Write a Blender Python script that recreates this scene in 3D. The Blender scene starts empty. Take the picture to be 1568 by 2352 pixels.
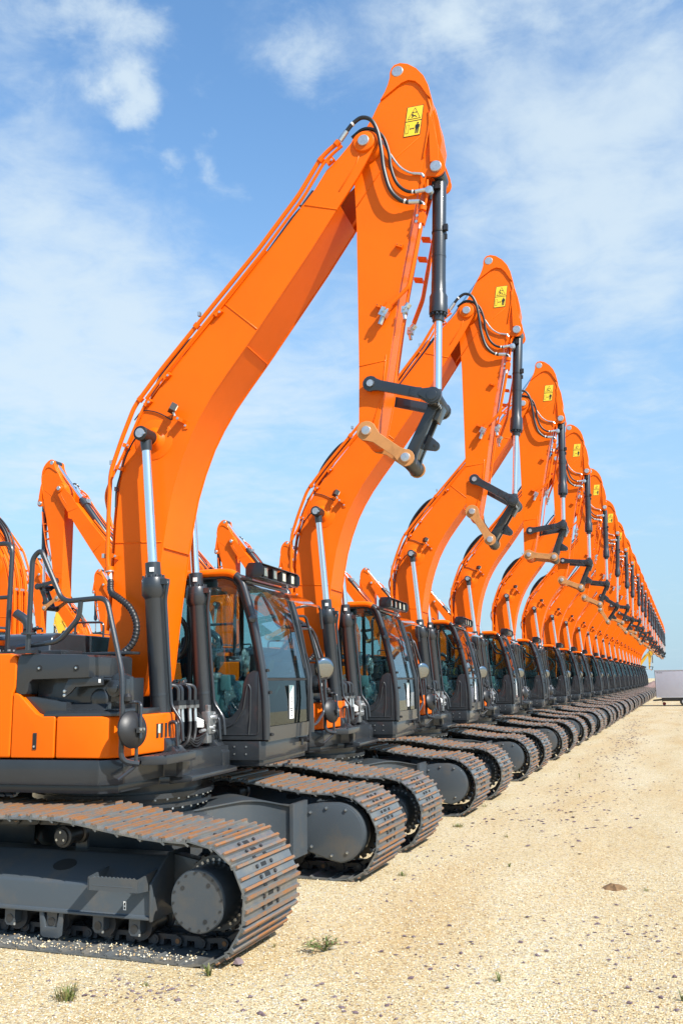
import bpy, bmesh, math, random
from mathutils import Vector, Matrix, Euler
random.seed(7)
PI = math.pi
S = bpy.context.scene
COL = S.collection

# ------------------------------------------------------------------ camera
H_EYE = 2.25
F_PX = 2100.0                      # focal length in pixels for a 2352 px tall frame
PITCH, YAW, ROLL = math.radians(10.576), math.radians(20.320), 0.016
fh = Vector((-math.sin(YAW), math.cos(YAW), 0)); r0 = Vector((math.cos(YAW), math.sin(YAW), 0))
Fv = fh*math.cos(PITCH)+Vector((0, 0, math.sin(PITCH))); U0 = r0.cross(Fv)
Rv = r0*math.cos(ROLL)-U0*math.sin(ROLL); Uv = U0*math.cos(ROLL)+r0*math.sin(ROLL)
cam = bpy.data.cameras.new('camera'); cam.sensor_width = 36.0; cam.lens = 36.0*F_PX/2352.0
cam.clip_start = 0.1; cam.clip_end = 6000
co = bpy.data.objects.new('camera', cam); COL.objects.link(co)
co.matrix_world = Matrix(((Rv.x, Uv.x, -Fv.x, 0), (Rv.y, Uv.y, -Fv.y, 0), (Rv.z, Uv.z, -Fv.z, H_EYE), (0, 0, 0, 1)))
S.camera = co

# ------------------------------------------------------------------ light and sky
SUN = Vector((1.95, -0.98, 2.0)).normalized()          # direction to the sun
S.view_settings.view_transform = 'Standard'; S.view_settings.look = 'None'
S.view_settings.exposure = 0.64; S.view_settings.gamma = 1
try: S.view_settings.use_curve_mapping = False
except Exception: pass
sl = bpy.data.lights.new('sun', 'SUN'); sl.energy = 5.0; sl.angle = math.radians(0.5); sl.color = (1, 0.95, 0.87)
so = bpy.data.objects.new('sun', sl); COL.objects.link(so)
so.rotation_euler = SUN.to_track_quat('Z', 'Y').to_euler()
W = bpy.data.worlds.new('World'); S.world = W; W.use_nodes = True
nt = W.node_tree; N = nt.nodes; L = nt.links
for n in list(N): N.remove(n)
wo = N.new('ShaderNodeOutputWorld'); bg = N.new('ShaderNodeBackground'); L.new(bg.outputs[0], wo.inputs[0])
sky = N.new('ShaderNodeTexSky'); sky.sky_type = 'NISHITA'; sky.sun_disc = False
sky.sun_elevation = math.asin(SUN.z); sky.sun_rotation = math.atan2(SUN.x, SUN.y)
sky.air_density = 1.0; sky.dust_density = 0.6; sky.ozone_density = 1.5
bg.inputs[1].default_value = 0.090
def wmath(op, a, b=None, c=None):
    n = N.new('ShaderNodeMath'); n.operation = op
    for i, v in enumerate((a, b, c)):
        if v is None: continue
        if isinstance(v, (int, float)): n.inputs[i].default_value = v
        else: L.new(v, n.inputs[i])
    return n.outputs[0]
tc = N.new('ShaderNodeTexCoord'); sep = N.new('ShaderNodeSeparateXYZ'); L.new(tc.outputs['Generated'], sep.inputs[0])
zc = wmath('MAXIMUM', wmath('ADD', sep.outputs[2], 0.10), 0.02)
cx = wmath('DIVIDE', sep.outputs[0], zc); cy = wmath('DIVIDE', sep.outputs[1], zc)
cmb = N.new('ShaderNodeCombineXYZ'); L.new(cx, cmb.inputs[0]); L.new(cy, cmb.inputs[1])
def wnoise(scale, det, rough, dist, off):
    mp = N.new('ShaderNodeMapping'); mp.inputs['Location'].default_value = off; L.new(cmb.outputs[0], mp.inputs[0])
    n = N.new('ShaderNodeTexNoise'); n.inputs['Scale'].default_value = scale; n.inputs['Detail'].default_value = det
    n.inputs['Roughness'].default_value = rough; n.inputs['Distortion'].default_value = dist
    L.new(mp.outputs[0], n.inputs[0]); return n.outputs[0]
wn = N.new('ShaderNodeTexNoise'); wn.inputs['Scale'].default_value = 9.0; wn.inputs['Detail'].default_value = 6; wn.inputs['Roughness'].default_value = 0.6; L.new(tc.outputs['Generated'], wn.inputs[0])
wv = N.new('ShaderNodeVectorMath'); wv.operation = 'MULTIPLY_ADD'; L.new(wn.outputs['Color'], wv.inputs[0]); wv.inputs[1].default_value = (.11, .11, .11)
wv0 = N.new('ShaderNodeVectorMath'); wv0.operation = 'SUBTRACT'; L.new(tc.outputs['Generated'], wv0.inputs[0]); wv0.inputs[1].default_value = (.055, .055, .055); L.new(wv0.outputs[0], wv.inputs[2])
def wblob(d, width, amp):                                # a broad bank of cloud round one direction of the sky
    v = N.new('ShaderNodeVectorMath'); v.operation = 'DISTANCE'; L.new(wv.outputs[0], v.inputs[0])
    v.inputs[1].default_value = Vector(d).normalized()
    e = wmath('POWER', wmath('DIVIDE', v.outputs['Value'], width), 2.0)
    return wmath('MULTIPLY', wmath('POWER', 2.718, wmath('MULTIPLY', e, -1.0)), amp)
def pixdir(x, y): return Fv + Rv*((x-784)/F_PX) - Uv*((y-1176)/F_PX)
def banks(acc, lst):
    for (x, y, w, a) in lst: acc = wmath('ADD', acc, wblob(pixdir(x, y), w, a))
    return acc
def wsmooth(v, lo, hi, top):
    mr = N.new('ShaderNodeMapRange'); mr.interpolation_type = 'SMOOTHSTEP'; L.new(v, mr.inputs[0])
    mr.inputs[1].default_value = lo; mr.inputs[2].default_value = hi; mr.inputs[3].default_value = 0.0; mr.inputs[4].default_value = top; return mr.outputs[0]
n1 = wnoise(2.2, 10, 0.60, 0.3, (3.1, 0.4, 0)); n2 = wnoise(7.0, 10, 0.62, 0.4, (0, 2.2, 0)); n3 = wnoise(15.0, 8, 0.66, 0.5, (4, 1, 0))
veil = wmath('ADD', wmath('MULTIPLY', wmath('SUBTRACT', n1, 0.5), 0.95), wmath('MULTIPLY', wmath('SUBTRACT', n2, 0.5), 0.80))
veil = banks(veil, ((1480, 150, .15, .26), (1350, 430, .14, .30), (1430, 640, .13, .22), (1250, 300, .09, .14), (200, 720, .16, .34), (60, 500, .09, .24), (330, 820, .14, .24), (700, 900, .16, .20), (40, 950, .12, .24), (1250, 1000, .10, .14), (1050, 60, .10, .24),
                    (640, 120, .07, .16), (60, 110, .10, .12), (200, 60, .08, .12), (450, 240, .10, -.20), (420, 560, .10, -.16), (760, 330, .08, -.16), (1180, 560, .05, -.10), (1450, 1250, .12, -.10)))
vm_ = wsmooth(veil, -0.06, 0.72, 0.80)
puff = wmath('ADD', wmath('MULTIPLY', wmath('SUBTRACT', n2, 0.5), 1.5), wmath('MULTIPLY', wmath('SUBTRACT', n3, 0.5), 0.8))
puff = banks(puff, ((335, 40, .032, .75), (230, 60, .040, .62), (170, 20, .030, .45), (270, 210, .022, .72), (300, 255, .020, .62), (345, 250, .016, .45), (390, 385, .017, .75), (485, 370, .017, .60), (525, 305, .011, .55), (320, 345, .013, .50), (550, 440, .014, .40), (660, 150, .040, .55), (690, 60, .035, .35), (1060, 40, .050, .60), (1000, 20, .04, .4), (1260, 50, .028, .5), (60, 150, .05, .35), (950, 60, .05, .3), (1480, 30, .05, .5)))
pm_ = wsmooth(puff, 0.18, 1.30, 0.80)
cov = wmath('SUBTRACT', 1.0, wmath('MULTIPLY', wmath('SUBTRACT', 1.0, vm_), wmath('SUBTRACT', 1.0, pm_)))
tint = N.new('ShaderNodeMix'); tint.data_type = 'RGBA'; tint.blend_type = 'MULTIPLY'; tint.inputs[0].default_value = 1
L.new(sky.outputs[0], tint.inputs[6]); tint.inputs[7].default_value = (1.36, 1.78, 1.95, 1)
mixc = N.new('ShaderNodeMix'); mixc.data_type = 'RGBA'; L.new(cov, mixc.inputs[0])
hm = N.new('ShaderNodeMapRange'); hm.interpolation_type = 'SMOOTHSTEP'; L.new(sep.outputs[2], hm.inputs[0])
hm.inputs[1].default_value = -0.05; hm.inputs[2].default_value = 0.62; hm.inputs[3].default_value = 0.92; hm.inputs[4].default_value = 0.0
mixh = N.new('ShaderNodeMix'); mixh.data_type = 'RGBA'; L.new(hm.outputs[0], mixh.inputs[0]); L.new(tint.outputs[2], mixh.inputs[6]); mixh.inputs[7].default_value = (3.05, 4.35, 5.45, 1)   # pale summer air low down
L.new(mixh.outputs[2], mixc.inputs[6]); mixc.inputs[7].default_value = (5.4, 6.3, 6.9, 1)
L.new(mixc.outputs[2], bg.inputs[0])

# ------------------------------------------------------------------ materials
def mat(name, col, rough=0.5, metal=0.0, coat=0.0, spec=0.5, var=0.0, vscale=3.0, bump=0.0, bscale=60.0, col2=None, lo=0.45, hi=0.65, dust=None):
    m = bpy.data.materials.new(name); m.use_nodes = True; t = m.node_tree; b = t.nodes['Principled BSDF']
    b.inputs['Base Color'].default_value = (*col, 1); b.inputs['Roughness'].default_value = rough; b.inputs['Metallic'].default_value = metal
    b.inputs['Coat Weight'].default_value = coat; b.inputs['Coat Roughness'].default_value = 0.08
    b.inputs['Specular IOR Level'].default_value = spec
    tcn = t.nodes.new('ShaderNodeTexCoord'); oi = t.nodes.new('ShaderNodeObjectInfo'); vm = t.nodes.new('ShaderNodeVectorMath'); vm.operation = 'MULTIPLY_ADD'
    t.links.new(oi.outputs['Random'], vm.inputs[0]); vm.inputs[1].default_value = (37.0, 19.0, 11.0); t.links.new(tcn.outputs['Object'], vm.inputs[2])
    if var or col2:
        n = t.nodes.new('ShaderNodeTexNoise'); n.inputs['Scale'].default_value = vscale; n.inputs['Detail'].default_value = 7; n.inputs['Roughness'].default_value = 0.65
        t.links.new(vm.outputs[0], n.inputs[0])
        r = t.nodes.new('ShaderNodeMapRange'); r.inputs[1].default_value = lo; r.inputs[2].default_value = hi
        t.links.new(n.outputs[0], r.inputs[0])
        x = t.nodes.new('ShaderNodeMix'); x.data_type = 'RGBA'; x.inputs[6].default_value = (*col, 1)
        x.inputs[7].default_value = (*(col2 or tuple(c*(1-var) for c in col)), 1)
        t.links.new(r.outputs[0], x.inputs[0]); t.links.new(x.outputs[2], b.inputs['Base Color'])
    if bump:
        n = t.nodes.new('ShaderNodeTexNoise'); n.inputs['Scale'].default_value = bscale; n.inputs['Detail'].default_value = 3
        t.links.new(tcn.outputs['Object'], n.inputs[0])
        bp = t.nodes.new('ShaderNodeBump'); bp.inputs['Strength'].default_value = bump; bp.inputs['Distance'].default_value = 0.01
        t.links.new(n.outputs[0], bp.inputs['Height']); t.links.new(bp.outputs[0], b.inputs['Normal'])
    return m
M = {}
M['orange'] = mat('orange_paint', (0.80, 0.130, 0.002), 0.40, coat=0.03, spec=0.16, var=0.07, vscale=1.1, bump=0.03, bscale=90)
M['yellow'] = mat('yellow_paint', (0.62, 0.32, 0.012), 0.35, coat=0.2, var=0.1)
M['char'] = mat('charcoal_paint', (0.022, 0.026, 0.031), 0.36, coat=0.5, spec=0.4, var=0.15, vscale=2.0, bump=0.05, bscale=80)
M['under'] = mat('undercarriage_paint', (0.056, 0.068, 0.079), 0.38, coat=0.3, spec=0.4, col2=(0.095, 0.085, 0.072), vscale=2.5, lo=0.5, hi=0.75, bump=0.08, bscale=50)
M['black'] = mat('black_rubber', (0.014, 0.014, 0.015), 0.45, bump=0.05)
M['dark'] = mat('dark_cavity', (0.012, 0.013, 0.014), 0.7)
M['chrome'] = mat('chrome', (0.88, 0.86, 0.83), 0.17, metal=1.0)
M['zinc'] = mat('zinc_plated_steel', (0.62, 0.64, 0.64), 0.30, metal=0.85, var=0.2, vscale=20)
M['pin'] = mat('pin_steel', (0.50, 0.51, 0.52), 0.34, metal=0.7, var=0.2, vscale=25)
M['shoe'] = mat('track_shoe_steel', (0.125, 0.138, 0.146), 0.36, metal=0.3, col2=(0.23, 0.205, 0.165), vscale=3.5, lo=0.45, hi=0.75, bump=0.15, bscale=70)
M['rust'] = mat('rusty_grouser', (0.25, 0.105, 0.034), 0.65, col2=(0.13, 0.12, 0.105), vscale=5.0, lo=0.42, hi=0.60, bump=0.3, bscale=80)
M['chain'] = mat('track_chain_steel', (0.048, 0.050, 0.054), 0.40, metal=0.3, col2=(0.10, 0.055, 0.03), vscale=6, lo=0.55, hi=0.75, bump=0.1)
M['tan'] = mat('tan_primer', (0.46, 0.20, 0.060), 0.6, var=0.25, vscale=6, lo=0.5, hi=0.7)
M['decal'] = mat('yellow_decal', (0.85, 0.56, 0.03), 0.4)
M['ink'] = mat('black_ink', (0.01, 0.01, 0.01), 0.5)
M['white'] = mat('white_label', (0.78, 0.78, 0.76), 0.5)
M['lens'] = mat('lamp_lens', (0.72, 0.70, 0.52), 0.12, coat=0.6, var=0.35, vscale=30)
M['mirror'] = mat('mirror_glass', (0.32, 0.34, 0.36), 0.03, metal=1.0)
M['teal'] = mat('grey_console_plastic', (0.16, 0.27, 0.28), 0.4, var=0.2, vscale=5)
M['seat'] = mat('black_upholstery', (0.02, 0.02, 0.022), 0.7)
M['red'] = mat('red_rubber', (0.35, 0.03, 0.03), 0.5)
M['panel'] = mat('trailer_panel', (0.36, 0.36, 0.41), 0.32, coat=0.3, var=0.05)
M['alu'] = mat('aluminium_trim', (0.5, 0.5, 0.53), 0.4, metal=0.6)
M['mound'] = mat('purple_brown_spoil', (0.30, 0.19, 0.16), 0.95, var=0.45, vscale=0.8, bump=0.8, bscale=3)
M['grass'] = mat('grass_blade', (0.10, 0.13, 0.025), 0.6, col2=(0.28, 0.21, 0.09), vscale=12)
M['weed'] = mat('weed_leaf', (0.09, 0.17, 0.03), 0.6, col2=(0.24, 0.07, 0.07), vscale=40)
M['slate'] = mat('purple_slate', (0.115, 0.075, 0.085), 0.75, col2=(0.19, 0.145, 0.15), vscale=2.0)
M['soil'] = mat('brown_soil', (0.20, 0.115, 0.05), 0.95, var=0.5, vscale=25, bump=0.6, bscale=60)
def mat_thin(name, tintc, gloss_col, fr_ior, base_gloss, rough=0.02, bump=0.0, diff=0.0, bscale=25):
    m = bpy.data.materials.new(name); m.use_nodes = True; t = m.node_tree
    for n in list(t.nodes): t.nodes.remove(n)
    o = t.nodes.new('ShaderNodeOutputMaterial'); tr = t.nodes.new('ShaderNodeBsdfTransparent'); tr.inputs[0].default_value = (*tintc, 1)
    gl = t.nodes.new('ShaderNodeBsdfGlossy'); gl.inputs[0].default_value = (*gloss_col, 1); gl.inputs['Roughness'].default_value = rough
    fr = t.nodes.new('ShaderNodeLayerWeight'); fr.inputs[0].default_value = .5; pw = t.nodes.new('ShaderNodeMath'); pw.operation = 'POWER'; pw.inputs[1].default_value = 5.0; t.links.new(fr.outputs['Facing'], pw.inputs[0])
    ad = t.nodes.new('ShaderNodeMath'); ad.operation = 'ADD'; ad.use_clamp = True; ad.inputs[1].default_value = base_gloss
    t.links.new(pw.outputs[0], ad.inputs[0]); mx = t.nodes.new('ShaderNodeMixShader')
    t.links.new(ad.outputs[0], mx.inputs[0]); t.links.new(tr.outputs[0], mx.inputs[1]); t.links.new(gl.outputs[0], mx.inputs[2])
    last = mx
    if diff:
        df = t.nodes.new('ShaderNodeBsdfDiffuse'); df.inputs[0].default_value = (0.75, 0.8, 0.8, 1)
        m2 = t.nodes.new('ShaderNodeMixShader'); m2.inputs[0].default_value = diff
        t.links.new(mx.outputs[0], m2.inputs[1]); t.links.new(df.outputs[0], m2.inputs[2]); last = m2
    if bump:
        n = t.nodes.new('ShaderNodeTexNoise'); n.inputs['Scale'].default_value = bscale; n.inputs['Detail'].default_value = 4
        tcn = t.nodes.new('ShaderNodeTexCoord'); t.links.new(tcn.outputs['Object'], n.inputs[0])
        bp = t.nodes.new('ShaderNodeBump'); bp.inputs['Strength'].default_value = bump; bp.inputs['Distance'].default_value = 0.05
        t.links.new(n.outputs[0], bp.inputs['Height']); t.links.new(bp.outputs[0], gl.inputs['Normal'])
    t.links.new(last.outputs[0], o.inputs[0]); return m
M['glass'] = mat_thin('tinted_glass', (0.70, 0.83, 0.84), (0.9, 0.95, 1), 1.40, 0.06)
M['glass_dark'] = mat_thin('dark_lower_glass', (0.34, 0.44, 0.42), (0.9, 0.95, 1), 1.4, 0.03)
M['visor'] = mat_thin('clear_visor', (0.90, 0.90, 0.90), (1, 1, 1), 1.40, 0.03)
M['wrap'] = mat_thin('plastic_wrap', (0.80, 0.86, 0.86), (1, 1, 1), 1.5, 0.12, 0.12, 1.0, 0.16, 14)
MATS = list(M.keys())

# ------------------------------------------------------------------ mesh builder
def fillet(pts, r, n=5):
    pts = [Vector(p) for p in pts]
    if r <= 0 or len(pts) < 3: return pts
    out = [pts[0]]
    for i in range(1, len(pts)-1):
        a, p, b = pts[i-1], pts[i], pts[i+1]
        d1 = a-p; d2 = b-p; l1 = d1.length; l2 = d2.length
        k = min(r, l1*0.48, l2*0.48)
        s = p+d1/l1*k; e = p+d2/l2*k
        for j in range(n+1):
            t = j/n; out.append(s*(1-t)**2+p*2*t*(1-t)+e*t*t)
    out.append(pts[-1]); return out
def spline(pts, n=6):
    pts = [Vector(p) for p in pts]; q = [pts[0]*2-pts[1]]+pts+[pts[-1]*2-pts[-2]]; out = []
    for i in range(1, len(q)-2):
        for j in range(n):
            t = j/n; a, b, c, d = q[i-1:i+3]
            out.append(0.5*((2*b)+(c-a)*t+(2*a-5*b+4*c-d)*t*t+(3*b-a-3*c+d)*t**3))
    out.append(pts[-1]); return out
class MB:
    def __init__(s): s.v = []; s.f = []; s.m = []
    def add(s, vs, fs, m):
        o = len(s.v); s.v += [tuple(v) for v in vs]; s.f += [tuple(i+o for i in f) for f in fs]; s.m += [m]*len(fs); return s
    def box(s, c, d, m, rot=None):
        c = Vector(c); R = Euler(rot).to_matrix() if rot else None
        vs = []
        for x in (-.5, .5):
            for y in (-.5, .5):
                for z in (-.5, .5):
                    p = Vector((x*d[0], y*d[1], z*d[2])); vs.append(c+(R @ p if R else p))
        return s.add(vs, [(0, 1, 3, 2), (4, 6, 7, 5), (0, 4, 5, 1), (2, 3, 7, 6), (0, 2, 6, 4), (1, 5, 7, 3)], m)
    def prism(s, poly, a, b, m, axis='y'):
        n = len(poly)
        ar = sum(poly[i][0]*poly[(i+1) % n][1]-poly[(i+1) % n][0]*poly[i][1] for i in range(n))
        if ar < 0: poly = poly[::-1]
        mk = {'y': lambda p, t: (p[0], t, p[1]), 'z': lambda p, t: (p[0], p[1], t), 'x': lambda p, t: (t, p[0], p[1])}[axis]
        vs = [mk(p, a) for p in poly]+[mk(p, b) for p in poly]
        fs = [tuple(range(n)), tuple(range(2*n-1, n-1, -1))]+[(i, n+i, n+(i+1) % n, (i+1) % n) for i in range(n)]
        if axis != 'y': fs = [f[::-1] for f in fs]
        return s.add(vs, fs, m)
    def cyl(s, p0, p1, r0, m, r1=None, seg=20, cap=True):
        p0 = Vector(p0); p1 = Vector(p1); r1 = r0 if r1 is None else r1
        d = (p1-p0).normalized(); u = d.orthogonal().normalized(); w = d.cross(u); vs = []
        for p, r in ((p0, r0), (p1, r1)):
            for i in range(seg):
                a = 2*PI*i/seg; vs.append(p+u*math.cos(a)*r+w*math.sin(a)*r)
        fs = [(i, (i+1) % seg, seg+(i+1) % seg, seg+i) for i in range(seg)]
        if cap: fs += [tuple(range(seg-1, -1, -1)), tuple(range(seg, 2*seg))]
        return s.add(vs, fs, m)
    def lathe(s, p0, d, prof, m, seg=24):            # prof: (distance along d, radius)
        p0 = Vector(p0); d = Vector(d).normalized(); u = d.orthogonal().normalized(); w = d.cross(u); vs = []; k = len(prof)
        for t, r in prof:
            for i in range(seg):
                a = 2*PI*i/seg; vs.append(p0+d*t+(u*math.cos(a)+w*math.sin(a))*max(r, 1e-4))
        fs = [(j*seg+i, j*seg+(i+1) % seg, (j+1)*seg+(i+1) % seg, (j+1)*seg+i) for j in range(k-1) for i in range(seg)]
        fs += [tuple(range(seg-1, -1, -1)), tuple(range((k-1)*seg, k*seg))]
        return s.add(vs, fs, m)
    def tube(s, pts, r, m, seg=10, rad=0.0, closed=False, ribs=0):
        P = fillet(pts, rad) if rad else [Vector(p) for p in pts]
        if ribs:                                     # corrugated sleeve: resample finely
            Q = []; tot = sum((P[i+1]-P[i]).length for i in range(len(P)-1)); step = tot/ribs
            acc = 0; Q = [P[0]]; need = step
            for i in range(len(P)-1):
                a, b = P[i], P[i+1]; l = (b-a).length; pos = 0
                while acc+(l-pos) >= need:
                    pos += need-acc; acc = 0; Q.append(a+(b-a)*(pos/l))
                acc += l-pos
            P = Q
        n = len(P); T = []
        for i in range(n):
            a = P[max(i-1, 0)]; b = P[min(i+1, n-1)]; T.append((b-a).normalized())
        u = T[0].orthogonal().normalized(); vs = []
        for i in range(n):
            u = (u-T[i]*u.dot(T[i])).normalized(); w = T[i].cross(u)
            rr = r*(1.0 if not ribs else (1.0 if i % 2 else 0.84))
            for j in range(seg):
                a = 2*PI*j/seg; vs.append(P[i]+u*math.cos(a)*rr+w*math.sin(a)*rr)
        fs = [(i*seg+j, i*seg+(j+1) % seg, (i+1)*seg+(j+1) % seg, (i+1)*seg+j) for i in range(n-1) for j in range(seg)]
        fs += [tuple(range(seg-1, -1, -1)), tuple(range((n-1)*seg, n*seg))]
        return s.add(vs, fs, m)
    def mesh(s, name, bevel=0.0, bseg=2, angle=35):
        me = bpy.data.meshes.new(name); me.from_pydata(s.v, [], s.f)
        used = []
        for k in s.m:
            if k not in used: used.append(k)
        for k in used: me.materials.append(M[k])
        me.polygons.foreach_set('material_index', [used.index(k) for k in s.m])
        if bevel:
            b = bmesh.new(); b.from_mesh(me)
            ed = [e for e in b.edges if len(e.link_faces) == 2 and e.calc_face_angle(0) > math.radians(30) and e.calc_length() > bevel*1.2]
            bmesh.ops.bevel(b, geom=ed, offset=bevel, segments=bseg, profile=0.6, affect='EDGES', clamp_overlap=True)
            b.to_mesh(me); b.free()
        me.polygons.foreach_set('use_smooth', [True]*len(me.polygons)); me.set_sharp_from_angle(angle=math.radians(angle)); me.update()
        return me
    def obj(s, name, parent=None, loc=None, rot=None, bevel=0.0, bseg=2, angle=35):
        o = bpy.data.objects.new(name, s.mesh(name, bevel, bseg, angle)); COL.objects.link(o)
        if parent: o.parent = parent
        if loc is not None: o.location = loc
        if rot is not None: o.rotation_euler = rot
        return o
def tag(o, label, cat, group=None):
    o['label'] = label; o['category'] = cat
    if group: o['group'] = group
    return o
def empty(name, loc=(0, 0, 0), rz=0.0):
    o = bpy.data.objects.new(name, None); COL.objects.link(o); o.location = loc; o.rotation_euler = (0, 0, rz); o.empty_display_size = 0.3; return o
def inset(poly, d):
    n = len(poly); ar = sum(poly[i][0]*poly[(i+1) % n][1]-poly[(i+1) % n][0]*poly[i][1] for i in range(n))
    sg = 1 if ar > 0 else -1; out = []
    for i in range(n):
        a = Vector(poly[i-1]); p = Vector(poly[i]); b = Vector(poly[(i+1) % n])
        e1 = (p-a).normalized(); e2 = (b-p).normalized()
        n1 = Vector((-e1.y, e1.x))*sg; n2 = Vector((-e2.y, e2.x))*sg
        m_ = (n1+n2); k = max(m_.length_squared/2, 0.35)
        out.append(tuple(p+m_/ (2*k) * d*1.0 if k else p))
    return out
def arc(cx, cz, r, a0, a1, n):
    return [(cx+r*math.cos(math.radians(a0+(a1-a0)*i/n)), cz+r*math.sin(math.radians(a0+(a1-a0)*i/n))) for i in range(n+1)]
def capsule(p, q, r1, r2, wmid=None, n=10):            # link plate outline with round ends, narrower between
    p = Vector(p); q = Vector(q); d = (q-p); a = math.degrees(math.atan2(d.y, d.x)); out = []
    e = 90 if wmid is None else 128
    out += arc(q.x, q.y, r2, a-e, a+e, n)
    if wmid:
        u = d.normalized(); v = Vector((-u.y, u.x)); l = d.length
        out += [tuple(q-u*(r2*1.25)+v*wmid), tuple(p+u*(r1*1.25)+v*wmid)]
    out += arc(p.x, p.y, r1, a+180-e, a+180+e, n)
    if wmid: out += [tuple(p+u*(r1*1.25)-v*wmid), tuple(q-u*(r2*1.25)-v*wmid)]
    return out

# ------------------------------------------------------------------ excavator, built once
DEL = math.radians(4.0)                                  # the upper works stand slewed by a few degrees
SPX, SPZ, RB = 2.14, 0.385, 0.455                          # drive sprocket axle, pad radius
YN = 1.70                                               # track centre line
HW = 0.54                                               # half width of a shoe
def belt_path():
    P = arc(SPX, SPZ, RB, -90, 90, 26)
    P += [(1.75, .852), (1.35, .898), (1.05, .945), (.80, .978), (.55, .985), (.1, .975), (-.1, .972), (-.55, .985), (-.80, .978), (-1.1, .94), (-1.5, .89), (-1.8, .852)]
    P += arc(-SPX, SPZ, RB, 90, 270, 26)
    return P
def resample(P, n, off=0.0):
    P = [Vector(p) for p in P]; P.append(P[0]); seg = [(P[i+1]-P[i]).length for i in range(len(P)-1)]; tot = sum(seg); out = []
    for k in range(n):
        t = ((k+off)/n*tot) % tot; i = 0
        while t > seg[i]: t -= seg[i]; i += 1
        out.append(P[i]+(P[i+1]-P[i])*(t/seg[i]))
    return out, tot
NSH = 50
PTS, TOT = resample(belt_path(), NSH); PITCH_S = TOT/NSH
def shoe_mesh(simple=False):
    m = MB(); h = PITCH_S/2; g = .032
    y0, y1 = -HW, HW
    base = [(-h-.006, -.004), (-h+.012, .008), (h-.02, .008), (h+.016, -.014), (h+.022, -.002), (h-.012, .022), (-h, .022)]
    m.prism(base, y0, y1, 'shoe')
    for x, hh in ((-h+.012, g), (.0, g*.92), (h-.030, g)):
        m.prism([(x-.020, .0215), (x+.020, .0215), (x+.0125, .022+hh-.012), (x-.0125, .022+hh-.012)], y0+.004, y1-.004, 'shoe')
        m.prism([(x-.0135, .0222+hh-.014), (x+.0135, .0222+hh-.014), (x+.0115, .022+hh), (x-.0115, .022+hh)], y0+.003, y1-.003, 'rust')
    if not simple:
        for x in (-.048, .042):
            for y in (-.17, .11):
                m.cyl((x, y, .02), (x, y, .040), .017, 'chain', seg=6)
            m.box((x-.002, -.03, .0225), (.034, .10, .003), 'dark')
        m.box((h-.004, .075, .014), (.05, .05, .02), 'dark'); m.box((h-.004, -.13, .014), (.05, .05, .02), 'dark')
    return m
def xf_add(dst, src, mtx):
    dst.v_off = len(dst.v); dst.v += [tuple(mtx @ Vector(v)) for v in src.v]
    dst.f += [tuple(i+dst.v_off for i in f) for f in src.f]; dst.m += src.m
def shoe_mtx(k):
    p = PTS[k]; a = PTS[k-1]; b = PTS[(k+1) % NSH]; d = (b-a).normalized()
    # path runs counter-clockwise in x-z (front up): outward normal is to the right of travel
    nx, nz = d.y, -d.x
    return Matrix(((-d.x, 0, nx, p.x), (0, 1, 0, 0), (-d.y, 0, nz, p.y), (0, 0, 0, 1)))
def chain_mb(side):
    m = MB()
    for k in range(NSH):
        M4 = shoe_mtx(k); l = MB(); h = PITCH_S/2
        for y in (-.105, .105):
            l.prism([(-h-.03, -.008), (-h-.035, -.06), (-h+.03, -.095), (h-.02, -.095), (h+.03, -.075), (h+.03, -.02), (h-.02, -.006), (.04, -.006), (.035, -.055), (-.035, -.055), (-.04, -.006)], y-.028, y+.028, 'chain')
            l.cyl((-h, y-.055, -.052), (-h, y+.055, -.052), .040, 'chain', seg=10)
        l.cyl((-h, -.165, -.052), (-h, .165, -.052), .022, 'rust' if k % 3 == 0 else 'chain', seg=8)
        xf_add(m, l, M4)
    return m
ROOT = empty('excavator')
tag(ROOT, 'x', 'excavator', 'orange excavators parked in the front row')
SH = shoe_mesh().mesh('track_shoe'); SIMPLE = None
def link(name, me, parent, loc=None, rot=None):
    o = bpy.data.objects.new(name, me); COL.objects.link(o); o.parent = parent
    if loc is not None: o.location = loc
    if rot is not None: o.rotation_euler = rot
    return o
def bolt(m, p, d, r=.012, h=.012, k='zinc'):
    p = Vector(p); d = Vector(d).normalized(); m.cyl(p, p+d*h, r, k, seg=6)
CH_ME = chain_mb(1).mesh('track_chain')
bl = MB(); ssm = shoe_mesh(True)
for k in range(NSH): xf_add(bl, ssm, shoe_mtx(k))
BELT_ME = bl.mesh('track_belt')
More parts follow.
